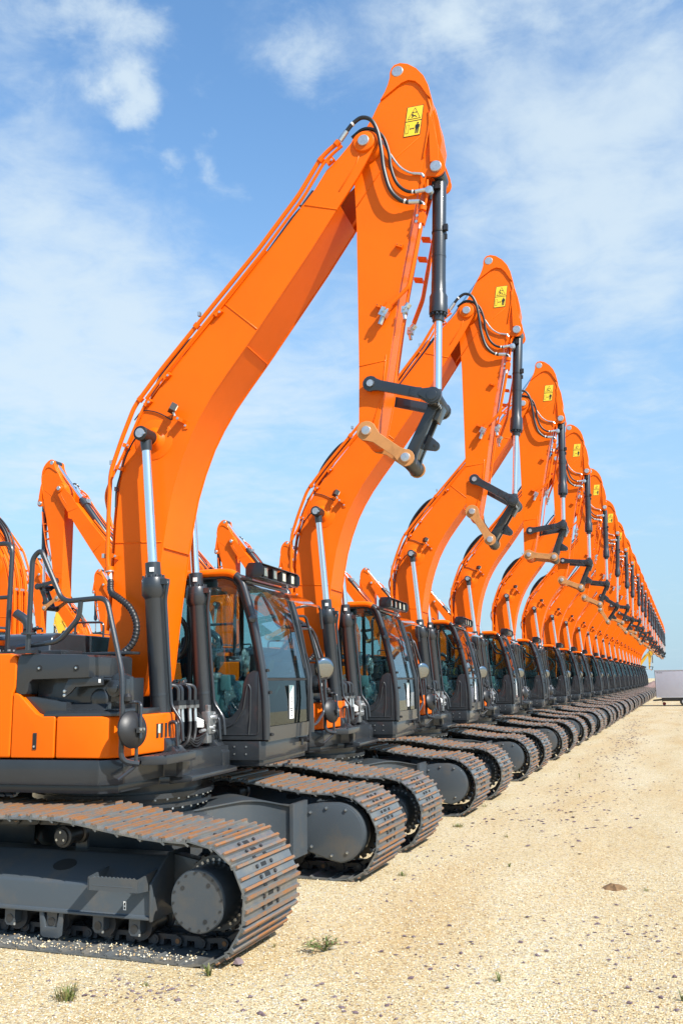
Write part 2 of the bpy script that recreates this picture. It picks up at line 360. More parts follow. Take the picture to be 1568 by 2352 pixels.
for sd in (-1, 1):
    y = sd*YN
    tr = link('crawler_track', CH_ME, ROOT, (0, y, 0))
    for k in range(NSH):
        o = link('track_shoe', SH, tr); o.matrix_local = shoe_mtx(k)
    # track frame: a box girder with a sloping deck, open towards the outside
    f = MB(); yo = sd*.30; yi = -sd*.30
    prof = [(sd*.30, .175), (sd*.345, .175), (sd*.345, .197), (sd*.315, .203), (sd*.315, .415), (sd*.308, .435), (sd*.29, .452), (sd*.02, .645), (-sd*.20, .645), (-sd*.30, .60), (-sd*.30, .175)]
    f.prism([(a, b) for a, b in prof], -1.66, 1.62, 'under', 'x')
    f.prism([(sd*.345, .165), (sd*.355, .47), (sd*.05, .69), (-sd*.31, .69), (-sd*.31, .165)], 1.62, 1.645, 'under', 'x')
    f.prism([(1.645, .20), (1.98, .29), (1.98, .60), (1.645, .66)], sd*-.16, sd*-.02, 'under')
    f.prism([(-1.66, .22), (-2.1, .36), (-2.1, .50), (-1.66, .62)], -.2, .2, 'under')
    fo = f.obj('track_frame', ROOT, (0, y, 0), bevel=.008, bseg=2)
    hl = MB(); hl.prism([(.115*math.cos(a*PI/9)+.02*math.sin(a*PI/9), .07*math.sin(a*PI/9)) for a in range(18)], -.002, .004, 'dark', 'z')
    o = hl.obj('access_hole', fo, (0.60, sd*.155, .5487), (sd*-math.atan2(.193, .27), 0, 0))
    st = MB(); q = .07
    st.tube([(1.11, sd*.30, .40+q), (1.11, sd*.50, .40+q), (1.60, sd*.50, .40+q), (1.60, sd*.30, .40+q)], .010, 'under', rad=.05)
    st.prism([(1.12, .36+q), (1.12, .465+q)]+[(1.14+i*.02, .465+q+(.012 if i % 2 else 0)) for i in range(23)]+[(1.60, .465+q), (1.60, .36+q)], sd*.492, sd*.508, 'under')
    st.prism([(sd*.31, .34+q), (sd*.50, .36+q), (sd*.50, .465+q), (sd*.20, .50+q)], 1.10, 1.116, 'under', 'x'); st.prism([(sd*.31, .34+q), (sd*.50, .36+q), (sd*.50, .465+q), (sd*.20, .50+q)], 1.594, 1.61, 'under', 'x')
    st.obj('step', fo)
    lb = MB(); lb.box((1.36, sd*.3175, .275), (.028, .004, .07), 'white'); lb.box((1.36, sd*.3190, .29), (.012, .004, .022), 'ink'); lb.box((1.36, sd*.3190, .258), (.014, .004, .018), 'ink')
    lb.obj('safety_label', fo)
    for x in (-1.45, -1.05, -.65, -.25, .13, .59, 1.08, 1.45):
        r = MB(); r.lathe((x, -.20, .085), (0, 1, 0), [(0, .04), (.0, .115), (.06, .115), (.07, .085), (.33, .085), (.34, .115), (.40, .115), (.40, .04)], 'chain', 18)
        r.prism([(x-.055, .175), (x-.055, .06), (x-.03, .03), (x+.03, .03), (x+.055, .06), (x+.055, .175)], sd*.205, sd*.30, 'under')
        r.cyl((x, sd*.298, .09), (x, sd*.306, .09), .036, 'char'); bolt(r, (x-.045, sd*.27, .05), (0, 0, -1), .012, .02); bolt(r, (x+.045, sd*.29, .05), (0, 0, -1), .012, .02)
        r.obj('track_roller', fo)
    for x in (-.35, .60):
        g = MB(); g.prism([(x-.13, .175), (x-.11, -.02), (x-.08, -.04), (x+.08, -.04), (x+.11, -.02), (x+.13, .175), (x+.085, .175), (x+.06, .05), (x-.06, .05), (x-.085, .175)], sd*.30, sd*.325, 'under')
        g.obj('roller_guard', fo, bevel=.006)
    for x in (-.62, .57):
        r = MB(); r.lathe((x, -sd*.12, .79), (0, sd, 0), [(0, .05), (.0, .095), (.05, .095), (.06, .075), (.22, .075), (.23, .095), (.28, .095), (.29, .075), (.31, .07), (.315, .03)], 'chain', 20)
        for a in (0, 120, 240): bolt(r, (x+.045*math.cos(math.radians(a+90)), sd*.19, .79+.045*math.sin(math.radians(a+90))), (0, sd, 0), .012, .012)
        r.prism([(x-.07, .62), (x+.07, .62), (x+.05, .80), (x-.05, .80)], -sd*.16, -sd*.13, 'under')
        r.obj('carrier_roller', fo)
    # final drive: sprocket ring with bolts, hub drum and flat cover
    d = MB(); d.lathe((SPX, sd*.06, SPZ), (0, sd, 0), [(0, .30), (.03, .31), (.035, .26), (.37, .255), (.385, .245), (.385, .20)], 'under', 40)
    for i in range(16):
        a = 2*PI*i/16+.1; bolt(d, (SPX+.225*math.cos(a), sd*.442, SPZ+.225*math.sin(a)), (0, sd, 0), .012, .009, 'char')
    for a in (.9, 2.5, 5.2): d.cyl((SPX+.17*math.cos(a), sd*.443, SPZ+.17*math.sin(a)), (SPX+.17*math.cos(a), sd*.451, SPZ+.17*math.sin(a)), .018, 'char', seg=12)
    dv = d.obj('final_drive', ROOT, (0, y, 0), bevel=0, angle=30)
    c_ = MB(); c_.lathe((SPX, sd*.440, SPZ), (0, sd, 0), [(0, .243), (.004, .243), (.0065, .238), (.0065, .01)], 'under', 48); c_.obj('hub_cover', dv, angle=25)
    sp = MB(); teeth = []
    for i in range(21*4):
        a = 2*PI*i/84; teeth.append((SPX+(.335 if i % 4 in (0, 1) else .285)*math.cos(a), SPZ+(.335 if i % 4 in (0, 1) else .285)*math.sin(a)))
    sp.prism(teeth, -.04, .04, 'chain')
    for i in range(30):
        if i % 10 in (4,): continue
        a = 2*PI*i/30; bolt(sp, (SPX+.275*math.cos(a), sd*.09, SPZ+.275*math.sin(a)), (0, sd, 0), .014, .022, 'pin')
    sp.lathe((SPX, sd*.04, SPZ), (0, sd, 0), [(0, .30), (.05, .30), (.05, .2)], 'chain', 40)
    sp.obj('sprocket', dv)
    # travel-motor guard on the inner side (egg-shaped plate)
    e = MB(); egg = [(1.76, .74), (1.70, .26), (1.80, .21), (2.06, .13)]+arc(2.14, .44, .335, -82, 70, 16)+[(2.16, .775), (1.95, .77)]
    yy = -sd*.58
    e.prism(egg, yy, -sd*.34, 'under'); eg2 = inset(egg, .028); e.prism(eg2, yy-sd*.014, yy, 'under')
    for p in ((1.82, .66), (2.02, .715), (2.26, .70), (1.83, .28), (2.08, .19), (2.27, .23)): bolt(e, (p[0], yy-sd*.014, p[1]), (0, -sd, 0), .022, .02)
    e.obj('motor_guard', ROOT, (0, y, 0), bevel=.008)
    idl = MB(); idl.lathe((-SPX, -.08, SPZ), (0, 1, 0), [(0, .05), (.0, .30), (.05, .30), (.055, .34), (.105, .34), (.11, .30), (.16, .30), (.16, .05)], 'chain', 36)
    idl.prism([(-2.25, .34), (-1.75, .34), (-1.75, .56), (-2.25, .56)], sd*.11, sd*.2, 'under')
    idl.obj('idler_wheel', ROOT, (0, y, 0))
# car body: centre drum and the four curved legs to the track frames
cb = MB()
cb.lathe((0, 0, .55), (0, 0, 1), [(0, .80), (.30, .80), (.31, .86), (.33, .86)], 'under', 48)
cb.lathe((0, 0, .40), (0, 0, 1), [(0, .82), (.15, .95), (.36, .97), (.38, .80)], 'under', 32)
for sx in (-1, 1):
    for sd in (-1, 1):
        crv = [(.55, -.12, .800, .42), (.84, .02, .800, .42), (.96, .22, .815, .43), (1.08, .40, .832, .44), (1.23, .55, .850, .45), (1.40, .65, .842, .425), (1.57, .705, .812, .345), (1.745, .73, .785, .235)]
        fl = (sx*sd > 0); A = []; Bv = []                      # web swept from the drum out to the end of the track frame, with a flange on top
        crv = [tuple(Vector(p)) for p in spline([Vector(c_) for c_ in [q[:3] for q in crv]], 3)], [q[3] for q in crv for _ in range(3)][:-2]
        P_ = crv[0]; zb_ = crv[1]; n = len(P_)
        vs = []
        for (x, y, zt), zb in zip(P_, zb_):
            ox, oy = .028*(.8 if x > .9 else 1), -.03
            vs += [(sx*x, sd*y, zb), (sx*x, sd*y, zt-.016), (sx*(x+ox), sd*(y+oy), zt-.016), (sx*(x+ox), sd*(y+oy), zt), (sx*min(x, 1.7)*.55, sd*1.16, zt), (sx*min(x, 1.7)*.55, sd*1.16, zb)]
        fs = [(6*i+j, 6*i+j+1, 6*i+7+j, 6*i+6+j) for i in range(n-1) for j in range(5)]+[tuple(6*(n-1)+j for j in range(6))]
        cb.add(vs, [f[::-1] if fl else f for f in fs], 'under')
        cb.prism([(sx*1.735, .80), (sx*1.775, .80), (sx*1.775, .20), (sx*1.735, .20)], sd*.69, sd*1.12, 'under')
cb.obj('car_body', ROOT, bevel=0)
sr = MB(); sr.lathe((0, 0, .88), (0, 0, 1), [(0, .90), (.0, .97), (.035, .97), (.036, .90), (.10, .90), (.101, 1.0), (.15, 1.0), (.151, .86), (.26, .86)], 'char', 64)
for i in range(44):
    a = 2*PI*i/44
    if i % 7 == 3: continue
    sr.cyl((.935*math.cos(a), .935*math.sin(a), .880), (.935*math.cos(a), .935*math.sin(a), .858), .016, 'zinc', seg=6)
    sr.cyl((.972*math.cos(a+.05), .972*math.sin(a+.05), .984), (.972*math.cos(a+.05), .972*math.sin(a+.05), .962), .016, 'zinc', seg=6)
sr.obj('slewing_ring', ROOT, angle=25)

# ---- upper works (every part below is turned by DEL about the slewing axis)
UP = (0, 0, DEL)
def U(mb, name, **k): return mb.obj(name, ROOT, (0, 0, 0), UP, **k)
pl = MB()
deck = [(.62, -1.615), (.80, -1.46), (.84, -.70), (.95, -.62), (1.0, .62), (.6, .70), (.6, 1.9), (-3.0, 1.9), (-3.3, 1.2), (-3.4, 0), (-3.3, -1.2), (-3.0, -1.615)]
pl.prism(deck, 1.215, 1.452, 'char', 'z'); pl.prism(inset(deck, .14), 1.13, 1.216, 'char', 'z')
pl.prism([(.85, 1.13), (1.12, 1.16), (1.12, 1.21), (.85, 1.26)], -.60, .60, 'char')
pl.prism([(.75, 1.20), (1.02, 1.20), (1.02, 1.38), (.9, 1.52), (.75, 1.5)], -.62, -.40, 'char'); pl.prism([(.75, 1.20), (1.02, 1.20), (1.02, 1.38), (.9, 1.52), (.75, 1.5)], .42, .62, 'char')
for sd in (-.53, .55): pl.cyl((.74, sd-.16, 1.52), (.74, sd+.16, 1.52), .13, 'char', seg=24); pl.cyl((.74, sd-.17, 1.52), (.74, sd+.17, 1.52), .075, 'pin', seg=20)
pl.prism([(-.45, 1.45), (.35, 1.45), (.30, 2.05), (.12, 2.42), (-.05, 2.42), (-.25, 2.0)], -.49, -.43, 'char'); pl.prism([(-.45, 1.45), (.35, 1.45), (.30, 2.05), (.12, 2.42), (-.05, 2.42), (-.25, 2.0)], .43, .49, 'char')
PLO = U(pl, 'upper_frame', bevel=.012)
# right-hand side: orange lower doors, tank, dark upper boxes
sb = MB(); XS = .115
sb.prism([(XS+.02, -1.612), (.60, -1.612), (.70, -1.58), (.79, -1.47), (.845, -.46), (.815, -.42), (XS+.02, -.42)], 1.468, 1.865, 'orange', 'z')
SB = U(sb, 'tool_box', bevel=.022, bseg=3)
sl_ = MB()
for i, y in enumerate((-.83, -.745, -.66)):
    x = .826-(-y-.46)*.054+.020
    sl_.box((x, y, 1.69), (.012, .042, .145), 'dark')
sl_.box((.829, -.80, 1.71), (.008, .05, .09), 'lens'); sl_.obj('corner_lamp', SB)
dp = MB(); dp.prism([(-.375, 1.468), (XS, 1.468), (XS, 1.868), (-.02, 1.868), (-.10, 1.90), (-.20, 1.99), (-.30, 2.085), (-.345, 2.10), (-.375, 2.10)], -1.612, -1.30, 'orange')
DPO = U(dp, 'side_door', bevel=.02, bseg=3)
hd = MB(); hd.box((-.10, -1.613, 1.63), (.04, .012, .16), 'char'); hd.box((-.10, -1.6185, 1.63), (.026, .006, .14), 'dark'); hd.cyl((-.10, -1.618, 1.58), (-.10, -1.628, 1.58), .010, 'zinc'); hd.obj('door_latch', DPO)
tk = MB(); tk.prism([(-.385, 1.468), (-.385, 2.10), (-.355, 2.16), (-.355, 2.40), (-.37, 2.47), (-.44, 2.495), (-1.75, 2.50), (-1.75, 1.468)], -1.61, -.62, 'orange')
TKO = U(tk, 'fuel_tank', bevel=.03, bseg=3)
cp = MB(); cp.lathe((-.95, -1.18, 2.50), (0, 0, 1), [(0, .10), (.11, .10), (.112, .13), (.16, .13), (.19, .10)], 'char', 20); cp.lathe((-.95, -1.18, 2.60), (0, 0, 1), [(0, .135), (.05, .135), (.065, .11)], 'orange', 20); cp.obj('filler_cap', TKO)
bx = MB()
bx.prism([(-.352, 2.11), (-.35, 2.40), (-.335, 2.455), (-.30, 2.485), (-.20, 2.487), (.44, 2.462), (.47, 2.44), (.47, 2.24), (-.17, 2.23), (-.205, 2.20), (-.215, 2.12), (-.24, 2.085), (-.31, 2.085)], -1.60, -.75, 'char')
bx.prism([(-.22, 1.88), (.62, 1.88), (.62, 2.235), (-.22, 2.235)], -1.42, -.76, 'char')
for p in ((-.09, 2.34), (.33, 2.335)): bx.cyl((p[0], -1.603, p[1]), (p[0], -1.596, p[1]), .032, 'dark', seg=16); bolt(bx, (p[0], -1.602, p[1]), (0, -1, 0), .020, .014)
BXO = U(bx, 'valve_box', bevel=.014)
cv = MB()
cv.prism([(-1.60, 1.865), (-1.60, 1.89), (-1.46, 1.98), (-1.36, 2.02), (-1.0, 2.02), (-1.0, 1.865)], -.02, .62, 'char', 'x')
cv.prism([(-1.595, 1.868), (-1.595, 1.90), (-1.50, 1.925), (-.70, 1.925), (-.70, 1.868)], .10, .79, 'char', 'x')
cv.prism([(-.30, 2.06), (-.22, 1.97), (-.12, 1.895), (.0, 1.882), (.20, 1.882), (.20, 2.0), (-.18, 2.06)], -1.55, -1.1, 'char')
for i in range(17): cv.box((.22+i*.035, -1.30, 1.928), (.016, .50, .008), 'dark')
U(cv, 'tool_box_lid', bevel=.012)
sp_ = MB()
sp_.prism([(.22, 2.235)]+[(.22+i*.0175, 2.235+(.010 if i % 2 else 0)) for i in range(1, 22)]+[(.60, 2.245), (.60, 2.165), (.30, 2.150), (.24, 2.09), (.19, 2.06), (.17, 2.06), (.17, 2.13)], -1.56, -1.53, 'char')
sp_.box((.42, -1.42, 2.215), (.36, .24, .012), 'char'); bolt(sp_, (.185, -1.56, 2.11), (0, -1, 0), .018, .015); bolt(sp_, (.185, -1.56, 2.07), (0, -1, 0), .018, .015)
sp_.box((.57, -1.562, 2.205), (.03, .004, .04), 'white')
U(sp_, 'upper_step', bevel=.004)
mo = MB(); mo.prism([(.60, 2.0), (.62, 2.25), (.68, 2.28), (.74, 2.28), (.82, 2.24), (.83, 2.0)], -1.42, -1.34, 'char'); mo.lathe((.67, -1.42, 2.13), (0, -1, 0), [(0, .085), (.03, .085), (.034, .045), (.045, .045), (.05, .015)], 'char', 24)
mo.prism([(.77, 2.02), (.77, 2.22), (.83, 2.22), (.83, 2.02)], -1.50, -1.43, 'char'); bolt(mo, (.80, -1.50, 2.20), (0, -1, 0), .018, .016); bolt(mo, (.80, -1.50, 2.05), (0, -1, 0), .018, .016); mo.box((.80, -1.502, 2.125), (.03, .004, .05), 'white')
mo.lathe((.5, -1.36, 2.03), (0, -1, 0), [(0, .10), (.08, .10), (.09, .08)], 'char', 20)
U(mo, 'horn_bracket', bevel=.006)
gp = MB(); gp.prism([(.86, -1.22), (1.08, -1.10), (1.12, -.52), (.86, -.52)], 1.375, 1.462, 'char', 'z')
for i in range(9):
    for j in range(4): gp.box((.90+j*.055, -1.10+i*.065, 1.464), (.03, .035, .006), 'dark')
U(gp, 'step_plate', bevel=.005)
# front handrail posts and round mirror
hr = MB()
hr.tube([(-.43, -1.50, 2.56), (.12, -1.60, 2.60), (.34, -1.60, 2.83), (.35, -1.60, 2.99)], .026, 'char', rad=.09)
hr.tube([(-.25, -1.58, 2.49), (-.245, -1.58, 3.46), (-.15, -1.58, 3.55), (.13, -1.58, 3.0), (.64, -1.60, 3.02), (.86, -1.64, 2.28), (.885, -1.66, 1.98), (.885, -1.66, 1.45), (1.02, -1.56, 1.42)], .027, 'char', rad=.10)
hr.cyl((-.25, -1.58, 2.68), (-.25, -1.58, 2.70), .075, 'char'); hr.box((-.25, -1.58, 2.505), (.20, .16, .03), 'char')
U(hr, 'handrail')
hr = MB(); hr.tube([(-.75, -1.24, 2.48), (-.74, -1.24, 3.70), (-1.55, -1.24, 3.68), (-1.55, -1.24, 2.48)], .027, 'char', rad=.12); hr.tube([(-.75, -1.24, 3.11), (-1.55, -1.24, 3.10)], .022, 'char')
for x in (-.75, -1.55): hr.box((x, -1.24, 2.515), (.18, .14, .03), 'char'); [bolt(hr, (x+a, -1.24+b, 2.53), (0, 0, 1), .016, .02) for a in (-.06, .06) for b in (-.04, .04)]
U(hr, 'handrail')
mi = MB(); mi.lathe((.99, -1.62, 1.745), (.92, -.30, .12), [(-.045, .165), (-.03, .178), (-.01, .178), (.02, .150), (.045, .09), (.055, .02)], 'black', 36)
mi.lathe((.99, -1.62, 1.745), (.92, -.30, .12), [(-.052, .02), (-.046, .16), (-.044, .16)], 'mirror', 36)
MIO = U(mi, 'mirror', angle=40)
mb_ = MB(); mb_.tube([(.885, -1.66, 2.0), (1.0, -1.58, 2.0), (1.05, -1.60, 1.98), (1.07, -1.63, 1.66)], .015, 'char', rad=.03); mb_.box((1.065, -1.63, 1.74), (.03, .10, .05), 'char')
mb_.lathe((.93, -1.64, 1.99), (0, 0, 1), [(0, .02), (.02, .04), (.06, .042), (.09, .02)], 'black', 14); mb_.tube([(.99, -1.56, 2.0), (.99, -1.56, 1.5), (.99, -1.56, 1.40), (.86, -1.66, 1.28)], .018, 'char', rad=.06)
mb_.box((.90, -1.62, 2.0), (.16, .07, .014), 'char'); bolt(mb_, (1.08, -1.66, 1.745), (1, 0, 0), .014, .012); bolt(mb_, (1.08, -1.60, 1.745), (1, 0, 0), .014, .012)
mb_.obj('mirror_arm', MIO)
# engine hood, counterweight, left side
hood = MB(); hood.prism([(-.95, 1.45), (-.95, 2.60), (-.90, 2.70), (-.80, 2.74), (1.1, 2.74), (1.2, 2.70), (1.22, 2.6), (1.22, 1.45)], -2.55, -.42, 'char', 'x')
HO = U(hood, 'engine_hood', bevel=.03, bseg=3)
hh = MB()
for x in (-2.1, -.8): hh.tube([(x-.12, -.72, 2.76), (x-.12, -.72, 2.80), (x+.12, -.72, 2.80), (x+.12, -.72, 2.76)], .013, 'black', rad=.03)
for i in range(4): hh.box((-2.1+i*.16, .2, 2.744), (.09, .5, .008), 'dark')
hh.obj('hood_handle', HO)
ex = MB(); ex.tube([(-1.9, .75, 2.70), (-1.9, .75, 3.0), (-2.1, .75, 3.12)], .06, 'char', seg=14, rad=.1); U(ex, 'exhaust_pipe')
dk = MB(); dk.box((.12, -.62, 2.505), (.62, .22, .03), 'char'); dk.box((-.35, -1.02, 2.51), (.50, .40, .045), 'char'); dk.box((-.15, -.55, 2.10), (.5, .12, .7), 'dark'); U(dk, 'service_deck', bevel=.006)
cwm = MB(); cwm.prism([(-2.55, -1.60), (-3.0, -1.58), (-3.28, -1.2), (-3.42, -.5), (-3.45, 0), (-3.42, .5), (-3.28, 1.2), (-3.0, 1.85), (-2.55, 1.90)], 1.25, 2.52, 'orange', 'z'); U(cwm, 'counterweight', bevel=.07, bseg=3)
lf = MB(); lf.prism([(-2.54, 1.90), (-1.75, 1.90), (-1.75, 1.23), (-2.54, 1.23)], 1.46, 2.55, 'orange', 'z'); lf.prism([(-1.73, 1.90), (-.62, 1.90), (-.62, 1.23), (-1.73, 1.23)], 1.46, 2.50, 'orange', 'z')
for k in range(9): lf.box((-2.15, 1.902, 1.72+k*.075), (.5, .006, .03), 'dark')
U(lf, 'side_door', bevel=.025, bseg=3)
rs = MB(); rs.prism([(-2.54, -1.61), (-1.77, -1.61), (-1.77, -.96), (-2.54, -.96)], 1.468, 2.50, 'orange', 'z')
for k in range(8): rs.box((-2.15, -1.612, 1.75+k*.075), (.5, .006, .03), 'dark')
U(rs, 'side_door', bevel=.025, bseg=3)
# ---- boom
BW = .35
bo = [(-.09, 2.35), (-.05, 2.7), (-.03, 3.13), (-.02, 3.6), (-.01, 4.0), (.02, 4.42), (.07, 4.72), (.15, 5.00), (.25, 5.21), (.37, 5.40), (.52, 5.60), (.70, 5.82), (1.16, 6.34), (1.88, 7.12), (2.46, 7.80)]
bi = [(2.76, 7.56), (2.39, 7.03), (1.66, 6.05), (1.56, 5.92), (1.37, 5.68), (1.19, 5.44), (1.04, 5.20), (.92, 4.97), (.80, 4.66), (.71, 4.36), (.655, 4.08), (.61, 3.80), (.54, 3.30), (.48, 2.8), (.44, 2.4), (.40, 2.12), (.34, 2.03), (.15, 2.02), (.0, 2.12)]
ear = [(2.60, 8.01), (2.76, 8.15), (2.90, 8.30)]+arc(3.06, 8.28, .145, 130, -42, 12)+[(2.98, 7.87)]
bm = MB()
body = inset(bo+bi, .014)
bm.prism(body, -BW+.022, BW-.022, 'orange')
for sd in (-1, 1):
    bm.prism(bo+ear+bi, sd*(BW-.022), sd*BW, 'orange')
    e3 = [(2.40, 7.64), (2.62, 7.94), (2.80, 8.10), (2.92, 8.27)]+arc(3.06, 8.28, .135, 130, -50, 10)+[(2.90, 7.83), (2.72, 7.58)]
    bm.prism(e3, sd*(BW-.115), sd*(BW-.0215), 'orange')
    bm.lathe((3.06, sd*(BW-.02), 8.28), (0, sd, 0), [(0, .125), (.045, .125), (.052, .118)], 'orange', 32)
    bm.lathe((.45, sd*(BW-.01), 4.97), (0, sd, 0), [(0, .245), (.0125, .245), (.016, .238), (.016, .15), (.07, .10), (.10, .095)], 'orange', 36)
    for ps in (([(1.34, 6.53), (1.74, 6.17)]), ([(-.012, 3.78), (.58, 3.76)]), ([(2.33, 7.62), (2.72, 7.50)])):
        (a, b), (c_, d_) = ps; bm.tube([(a, sd*BW, b), (c_, sd*BW, d_)], .009, 'orange', 6)
    bm.tube([(2.75, sd*(BW-.002), 7.72), (2.96, sd*(BW-.002), 8.02), (3.0, sd*(BW-.002), 8.15)], .010, 'orange', 6)
for a, b in (((1.60, 5.99), 0), ((.595, 3.70), 0)): bm.tube([(a[0]+.006, -BW+.03, a[1]-.004), (a[0]+.006, BW-.03, a[1]-.004)], .009, 'orange', 6)
bm.prism([(1.80, 6.99), (1.90, 7.08), (2.12, 5.30+2.02)], -.02, .02, 'orange')
# bracket for the foot of the arm cylinder
for y in (-.15, .15):
    bm.prism([(.80, 5.92), (.93, 6.21)]+arc(1.02, 6.13, .10, 140, -40, 8)+[(1.30, 6.46), (1.25, 6.42)], y-.022, y+.022, 'orange')
BOOM = U(bm, 'boom', bevel=.006, bseg=1)
def pipe(pts, y, r, parent, name='hydraulic_pipe', k='orange', rad=.10, yb=None):
    m = MB(); n = len(pts); m.tube([(p[0], y if yb is None else y+(yb-y)*i/(n-1), p[1]) for i, p in enumerate(pts)], r, k, 10, rad); return m
boomline = [(-.005, 3.22), (-.08, 3.55), (-.085, 4.22), (-.075, 4.62), (.06, 5.01), (.21, 5.38), (.31, 5.51), (.55, 5.80), (1.08, 6.38), (1.78, 7.14), (2.28, 7.74), (2.54, 8.14), (2.64, 8.23), (2.76, 8.31)]
P1 = pipe(boomline, -BW-.045, .026, BOOM)
for p in ((2.75, 8.30), (2.55, 8.13), (1.0, 6.29), (.29, 5.47)): P1.cyl((p[0]-.02, -BW-.045, p[1]-.02), (p[0]+.02, -BW-.045, p[1]+.02), .038, 'orange', seg=12)
P1.obj('hydraulic_pipe', BOOM)
pipe([(p[0]+.045 if i > 5 else p[0]+.03, p[1]-.045 if i > 5 else p[1]) for i, p in enumerate(boomline)][6:], -BW-.035, .018, BOOM).obj('hydraulic_pipe', BOOM)
P3 = pipe([(-.04, 3.95), (-.115, 4.18), (-.155, 4.36), (-.07, 4.56), (.06, 4.80), (.28, 5.30), (.43, 5.58), (.64, 5.79), (1.11, 6.29), (1.84, 7.10)], -BW-.02, .016, BOOM); P3.obj('hydraulic_pipe', BOOM)
for i, y in enumerate((-.25, -.16, -.06, .06, .16, .25, .33)):
    lift = .075+.03*(i % 2); q = []
    for (x, z), (x2, z2) in zip(bo[2:], bo[3:]+[(2.60, 8.0)]):
        d = Vector((x2-x, z2-z)).normalized(); q.append((x-d.y*lift, z+d.x*lift))
    q = [(q[0][0]-.03, q[0][1]-.35+.03*i)]+q[1:(-1 if i in (0, 5) else 7-(i % 3))]
    pm = pipe(q, y, .024 if i % 2 else .019, BOOM)
    if i == 2:
        for j in (3, 6, 9):
            if j < len(q): pm.box((q[j][0], .0, q[j][1]), (.035, .62, .05), 'zinc')
    pm.obj('hydraulic_pipe', BOOM)
for (x, z) in ((.0, 3.62), (.03, 4.66), (.12, 4.92), (.38, 5.42), (.62, 5.72), (1.27, 6.42), (2.66, 8.10)):
    cl = MB(); cl.box((x, -BW-.022, z), (.10, .05, .045), 'orange', (0, math.radians(-35 if z > 5 else 20), 0)); bolt(cl, (x+.02, -BW-.045, z), (0, -1, 0), .014, .014); cl.obj('pipe_clamp', BOOM)
for (x, z) in ((-.11, 3.62), (-.05, 4.72), (1.05, 6.42)): cl = MB(); cl.box((x-.02, -BW-.04, z+.01), (.03, .05, .05), 'zinc'); cl.obj('clamp_bolt', BOOM)
def hose(pts, y, r, parent, name='hose', k='black', ribs=0, y2=None, seg=10):
    m = MB(); P = spline([(p[0], (p[2] if len(p) > 2 else y), p[1]) for p in pts], 7); m.tube(P, r, k, seg, ribs=ribs); return m
cbm = hose([(.20, 5.23), (.30, 5.33), (.45, 5.31), (.58, 5.25), (.68, 5.19), (.72, 5.21, -.42), (.76, 5.235, -.44)], -BW-.012, .007, BOOM); cbm.obj('lamp_cable', BOOM)
hose([(.39, 4.97, -.55), (.30, 4.95, -.52), (.14, 4.80, -.42), (.04, 4.60), (-.01, 4.40), (-.015, 4.2)], -BW-.015, .010, BOOM).obj('grease_hose', BOOM)
wl = MB(); wl.prism([(.765, 5.17), (.85, 5.12), (.87, 5.155), (.785, 5.205)], -.44, -.35, 'orange'); wl.prism([(.83, 5.06), (.885, 5.06), (.885, 5.14), (.83, 5.14)], -.362, -.349, 'orange')
wl.box((.745, -.47, 5.29), (.07, .15, .085), 'black', (0, math.radians(25), math.radians(35))); wl.box((.7775, -.448, 5.276), (.010, .12, .062), 'lens', (0, math.radians(25), math.radians(35))); bolt(wl, (.80, -.44, 5.17), (0, -1, 0), .016, .014); bolt(wl, (.858, -.362, 5.10), (0, -1, 0), .014, .012)
wl.cyl((.765, -.45, 5.20), (.75, -.465, 5.26), .014, 'zinc')
wl.obj('work_light', BOOM)
rh = hose([(-.03, 3.34, -.40), (.03, 3.20, -.48), (.16, 3.12, -.53), (.32, 3.00, -.56), (.415, 2.82, -.58), (.40, 2.64, -.60), (.31, 2.52, -.64), (.20, 2.455, -.70), (.02, 2.41, -.76), (-.12, 2.34, -.80)], -.5, .040, BOOM, ribs=84, seg=12)
rh.cyl((-.06, -.38, 3.46), (-.03, -.40, 3.33), .030, 'zinc'); rh.cyl((-.065, -.38, 3.50), (-.06, -.38, 3.455), .050, 'orange'); rh.cyl((-.06, -.38, 3.455), (-.058, -.38, 3.44), .050, 'zinc')
rh.obj('hose', BOOM)
hose([(p[0], p[1], -p[2]) for p in ((.0, 3.3, -.30), (.1, 3.12, -.42), (.38, 2.95, -.56), (.44, 2.75, -.62), (.36, 2.52, -.62), (.1, 2.40, -.55))], .5, .034, BOOM, ribs=70, seg=12).obj('hose', BOOM)
for i, y in enumerate((-.08, .02, .11)): hose([(.25, 5.30), (.28, 5.60), (.44, 5.92), (.72, 6.22), (.98, 6.33+.03*i)], y, .024, BOOM).obj('hose', BOOM)
